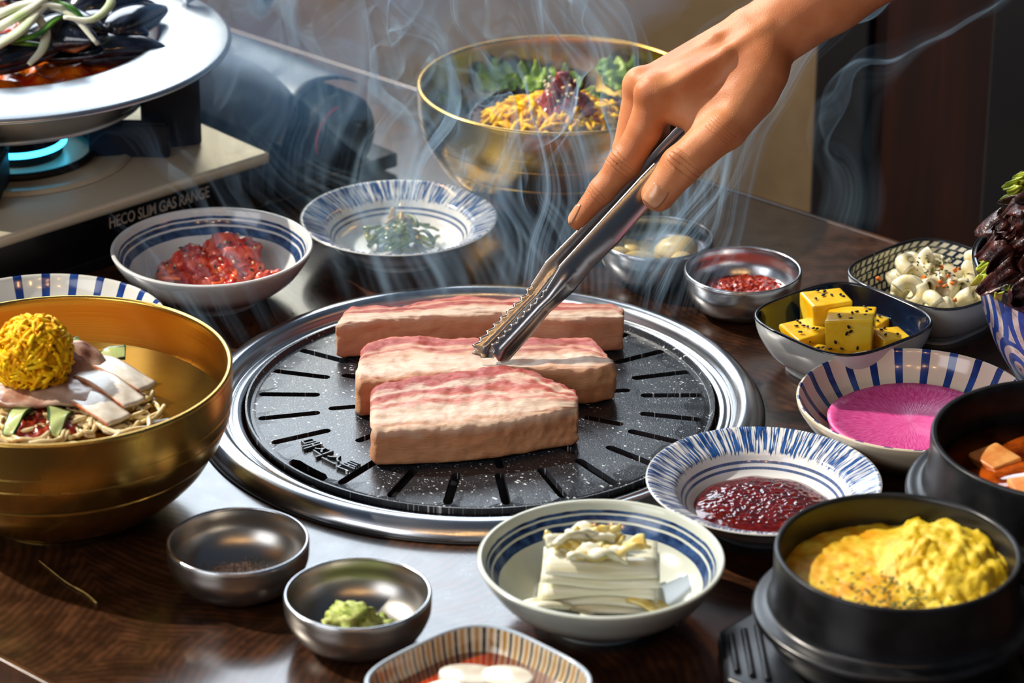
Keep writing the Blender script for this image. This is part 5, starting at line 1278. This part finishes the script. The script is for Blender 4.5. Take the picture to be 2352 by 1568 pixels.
# gentle smoothing of the net
W_ = HV @ B3
M_skin = Mat('skin', C(212, 140, 92), 0.42, spec=0.45, sss=0.22, sssr=(0.010, 0.0035, 0.0018))
_x, _y, _z = M_skin.coords(); _n1 = M_skin.noise(M_skin.vec, 28, 3); _n2 = M_skin.noise(M_skin.vec, 900, 3, 0.65); _c = M_skin.voro(M_skin.vec, 1700)
M_skin.col(M_skin.mix(_n1.sstep(0.35, 0.7), C(198, 122, 76), C(220, 150, 102)))
def crease(P, d, half, freq, wide):
    """fine folds across a joint: P joint on the skin, d along the finger, local metres"""
    d = Vector(d).normalized(); dx, dy, dz = _x-P.x, _y-P.y, _z-P.z
    t_ = dx*d.x+dy*d.y+dz*d.z; r2 = (dx*dx+dy*dy+dz*dz).sqrt()
    ln = ((t_+(_n3-0.5)*0.004)*freq).sin().abs().sstep(0.0, 0.55)
    mk = t_.abs().sstep(half*0.55, half, 1.0, 0.0)*r2.sstep(wide*0.75, wide, 1.0, 0.0)
    return (1.0-ln)*mk
_n3 = M_skin.noise(M_skin.vec, 90, 2)
_tip, _ip = hp_(1509, 450, 16), hp_(1560, 384, 19)
_cr = crease(hp_(1571, 392, 31), _ip-_tip, 0.0085, 900.0, 0.017)
_cr = _cr.max(crease(hp_(1412, 372, 5), hp_(1438, 374, -4)-hp_(1384, 437, -8), 0.0075, 1000.0, 0.016))
_cr = _cr.max(crease(hp_(1362, 440, 0), hp_(1438, 374, -4)-hp_(1384, 437, -8), 0.0045, 1200.0, 0.012)*0.7)
_cr = _cr.max(crease(hp_(1650, 306, 34), _ip-_tip, 0.0070, 1300.0, 0.013)*0.5)
_b = M_skin.bump(_n2*0.6+_c*0.4, 0.38, 0.0006)
M_skin.bump(_cr*(_n3.sstep(0.2, 0.8)+0.2)*-1.0, 0.6, 0.0012, _b)
M_skin.set('Roughness', _n2*0.2+0.36)
person = thing('person', 'bare forearm and right hand reaching in from the upper right, holding steel tongs', 'person', HO)
hm = mesh_data('arm_and_hand', W_, HF, M_skin)
ho = put('arm_and_hand', hm, person)
sm_ = ho.modifiers.new('smooth', 'SMOOTH'); sm_.factor = 0.5; sm_.iterations = 2
M_nail = Mat('fingernail', C(222, 152, 110), 0.24, coat=0.3, coatr=0.1, sss=0.2).vary(C(214, 140, 98), C(230, 166, 126), 60)
def nail(c0, along, across, out, L, W):
    """c0 in mm near the surface; a thin curved plate laid on the skin"""
    along, across, out = [np.array(v, float)/np.linalg.norm(v) for v in (along, across, out)]
    def f(u, v):
        a, b = (u-.5)*2, (v-.5)*2; k = 1-0.22*max(0, a)**3-0.1*max(0, -a)**2
        p = np.array(c0)+along*a*L/2+across*b*k*W/2*math.sqrt(max(0.0, 1-0.25*max(0, a)**4))
        q = p+out*9
        for _ in range(60):
            dd = sdf_at(q)
            if dd < 0.02: break
            q = q-out*min(0.4, max(0.05, dd*0.7))
        return tuple(mm2w(q+out*(0.35-0.5*b*b)))
    return sheet(f, 12, 10, 0.0007)[:2]
tax = hu(1509, 450, 0)-hu(1560, 384, 0)
part('thumbnail', nail(hu(1503, 452, 17), tax, (tax[1], -tax[0], 0), (-0.10, -0.05, 1.0), 14.5, 13.5), M_nail, person)
iax = hu(1331, 503, 0)-hu(1384, 437, 0)
part('fingernail', nail(hu(1324, 496, -9), iax, (0.30, 0.30, 1.0), (-0.80, 0.52, 0.42), 13.5, 9.5), M_nail, person)
# ------------------------------------------------------------------ smoke
def smoke_mat(name, dens, color, aniso):
    m = bpy.data.materials.new(name); m.use_nodes = True; nt = m.node_tree; nt.nodes.remove(nt.nodes['Principled BSDF'])
    v = nt.nodes.new('ShaderNodeVolumeScatter'); v.inputs['Color'].default_value = (*color, 1); v.inputs['Density'].default_value = dens; v.inputs['Anisotropy'].default_value = aniso
    nt.links.new(v.outputs[0], nt.nodes['Material Output'].inputs['Volume'])
    class _M: pass
    q = _M(); q.m = m; return q
def wisp_mat():
    """thin sheets of drifting smoke: mostly clear, scattering light to both sides"""
    m = Mat('smoke_wisp'); nt = m.nt; nt.nodes.remove(m.b)
    a = m.node('ShaderNodeAttribute'); a.attribute_name = 'smoke_amount'; al = X(nt, a.outputs['Fac'])
    d = m.node('ShaderNodeBsdfDiffuse'); t = m.node('ShaderNodeBsdfTranslucent'); tr = m.node('ShaderNodeBsdfTransparent')
    for q in (d, t): q.inputs['Color'].default_value = (0.50, 0.76, 1.0, 1)
    ad = m.node('ShaderNodeMixShader'); ad.inputs[0].default_value = 0.5; nt.links.new(d.outputs[0], ad.inputs[1]); nt.links.new(t.outputs[0], ad.inputs[2])
    mx = m.node('ShaderNodeMixShader'); nt.links.new(al.s, mx.inputs[0]); nt.links.new(tr.outputs[0], mx.inputs[1]); nt.links.new(ad.outputs[0], mx.inputs[2])
    nt.links.new(mx.outputs[0], nt.nodes['Material Output'].inputs['Surface']); return m
M_wisp = wisp_mat()
M_puff = smoke_mat("smoke_haze", 1.9, (0.20, 0.48, 1.0), 0.30)
smoke = bpy.data.objects.new('smoke', None); COL.objects.link(smoke); smoke.location = (0, 0.1, 0.02)
tag(smoke, 'bluish white smoke drifting up from the grill across the table', 'smoke', kind='stuff')
nr_ = np.random.RandomState(12)
NM = 22
lam = np.exp(nr_.uniform(np.log(0.055), np.log(0.35), NM)); kd = nr_.normal(size=(NM, 3)); kd /= np.linalg.norm(kd, axis=1)[:, None]
ka = np.cross(kd, nr_.normal(size=(NM, 3))); ka /= np.linalg.norm(ka, axis=1)[:, None]
amp_ = 0.025*(lam/0.15)**0.45; ph_ = nr_.uniform(0, 6.28, NM); om_ = nr_.normal(size=NM)*1.3
lam[12:] = np.linspace(0.032, 0.065, NM-12); amp_[12:] = 0.0125
kv = kd*(2*PI/lam)[:, None]
def vel(P, t, drift):
    c_ = np.cos(P @ kv.T+ph_+om_*t)*amp_
    g_ = np.clip((P[:, 2:3]-0.02)/0.05, 0.25, 1.0)
    return (c_ @ ka)*g_+drift
def wisp(a, b, drift, th0, T=110, M_=110, dt=0.026, turb=1.0, t0=0.0, soft=0.0):
    a, b, drift = [np.array(q, float) for q in (a, b, drift)]
    s = np.linspace(0, 1, M_)[:, None]; seed = a*(1-s)+b*s; rows = []
    X_ = np.zeros((0, M_, 3))
    for n in range(T):
        X_ = np.concatenate([seed[None], X_]) if len(X_) else seed[None].copy()
        f = X_.reshape(-1, 3); t = t0+n*dt
        k1 = vel(f, t, drift); k2 = vel(f+k1*dt*0.5, t+dt*0.5, drift)
        f = f+k2*dt; f[:, 2] = np.maximum(f[:, 2], 0.012); X_ = f.reshape(X_.shape)
    P = X_; du = np.gradient(P, axis=0); dv = np.gradient(P, axis=1); N = np.cross(du, dv); A = np.linalg.norm(N, axis=2)
    Nn = N/(A[..., None]+1e-12); A0 = np.median(A[:10])
    age = np.linspace(0, 1, T)[:, None]; sd_ = np.linspace(-1, 1, M_)[None, :]
    den = th0*np.clip(A0*1.2/(A+1e-9), 0.12, 3.0)**0.55*np.clip(age/0.06, 0, 1)*np.clip((1-age)/0.45, 0, 1)*np.clip((1-np.abs(sd_))/0.3, 0, 1)
    # streaks follow the flow: smooth random profiles over the seed line, slowly changing with age
    st = np.zeros((T, M_)); ss = (sd_+1)/2
    for f_, w_ in ((2.0, 0.34), (4.5, 0.30), (10.0, 0.24), (22.0, 0.18)):
        for _ in range(3): st = st+w_/1.7*np.sin(2*PI*f_*nr_.uniform(0.7, 1.3)*ss+2*PI*nr_.uniform(0.3, 1.6)*age*nr_.choice((-1, 1))*np.sqrt(f_/4)+nr_.uniform(0, 6.28))
    st = np.clip(0.34+0.62*st, 0.05, 1.0)**1.5
    st = st*(1-soft)+0.32*soft; al = np.clip(den*st-0.012, 0, 0.75)
    i, j = np.meshgrid(np.arange(T-1), np.arange(M_-1), indexing='ij'); q = (i*M_+j).ravel()
    F = np.c_[q, q+M_, q+M_+1, q+1]; a_ = al.ravel()
    keep = a_[F].max(axis=1) > 0.0
    return P.reshape(-1, 3), F[keep], a_
def add_wisp(*args, **kw):
    V, F, den = wisp(*args, **kw)
    us = np.unique(F); mp = -np.ones(len(V), np.int64); mp[us] = np.arange(len(us)); V = (V-np.array(smoke.location))[us]; F = mp[F]; den = den[us]
    me = bpy.data.meshes.new('smoke_wisp'); me.vertices.add(len(V)); me.vertices.foreach_set('co', V.astype(np.float32).ravel())
    me.loops.add(F.size); me.loops.foreach_set('vertex_index', F.astype(np.int32).ravel()); me.polygons.add(len(F)); me.polygons.foreach_set('loop_start', np.arange(0, F.size, 4, dtype=np.int32))
    me.update(calc_edges=True); me.polygons.foreach_set('use_smooth', np.ones(len(F), dtype=bool)); me.materials.append(M_wisp.m)
    at = me.attributes.new('smoke_amount', 'FLOAT', 'POINT'); at.data.foreach_set('value', den.astype(np.float32))
    return put('smoke_wisp', me, smoke)
WISPS = [((-0.10, 0.10, 0.02), (0.06, 0.13, 0.02), (-0.03, 0.10, 0.07)), ((-0.16, 0.02, 0.02), (-0.12, 0.14, 0.02), (-0.05, 0.10, 0.05)), ((0.0, 0.12, 0.02), (0.12, 0.12, 0.02), (0.01, 0.10, 0.09)),
         ((-0.13, 0.09, 0.02), (-0.02, 0.14, 0.02), (-0.08, 0.10, 0.04)), ((0.10, 0.06, 0.02), (0.16, 0.10, 0.02), (0.05, 0.09, 0.08)), ((0.12, 0.10, 0.02), (0.10, 0.18, 0.02), (0.08, 0.06, 0.10)),
         ((-0.05, 0.15, 0.02), (0.08, 0.16, 0.02), (-0.05, 0.12, 0.06)), ((-0.16, -0.02, 0.015), (-0.17, 0.08, 0.015), (-0.05, 0.06, 0.03)), ((-0.09, 0.05, 0.03), (-0.02, 0.05, 0.035), (-0.02, 0.04, 0.09)),
         ((0.02, 0.10, 0.03), (0.07, 0.11, 0.03), (0.0, 0.05, 0.12)), ((-0.02, 0.18, 0.02), (-0.14, 0.16, 0.02), (-0.09, 0.13, 0.05)), ((0.05, 0.15, 0.02), (0.15, 0.13, 0.02), (0.05, 0.14, 0.07)),
         ((-0.10, 0.16, 0.02), (0.02, 0.20, 0.02), (-0.01, 0.16, 0.05)), ((0.13, 0.13, 0.02), (0.17, 0.06, 0.02), (0.02, 0.06, 0.06)), ((0.24, 0.26, 0.02), (0.29, 0.22, 0.02), (0.03, 0.06, 0.09)), ((-0.20, 0.28, 0.03), (-0.10, 0.32, 0.03), (-0.03, 0.10, 0.05)), ((0.06, 0.30, 0.10), (0.14, 0.30, 0.10), (-0.02, 0.08, 0.09))]
for k, (a, b, d) in enumerate(WISPS):
    if k in (3, 8, 13): continue
    add_wisp(a, b, d, 0.20 if k == 14 else (0.20 if k in (1, 7, 10) else (0.30 if k in (6, 12) else 0.50)), t0=k*0.37, soft=0.75 if k == 14 else 0.15)
PUFF = [(-0.19, 0.37, 0.08, 0.13, 0.10, 0.07), (0.02, 0.46, 0.13, 0.14, 0.08, 0.08), (-0.08, 0.62, 0.16, 0.20, 0.09, 0.09)]
for k, (x, y, z, rx, ry, rz_) in enumerate(PUFF):
    part('smoke_haze', blob((x, y-0.1, z-0.02+0.02), (rx, ry, rz_), 0.35, 1.3, 4, k+3), M_puff, smoke)
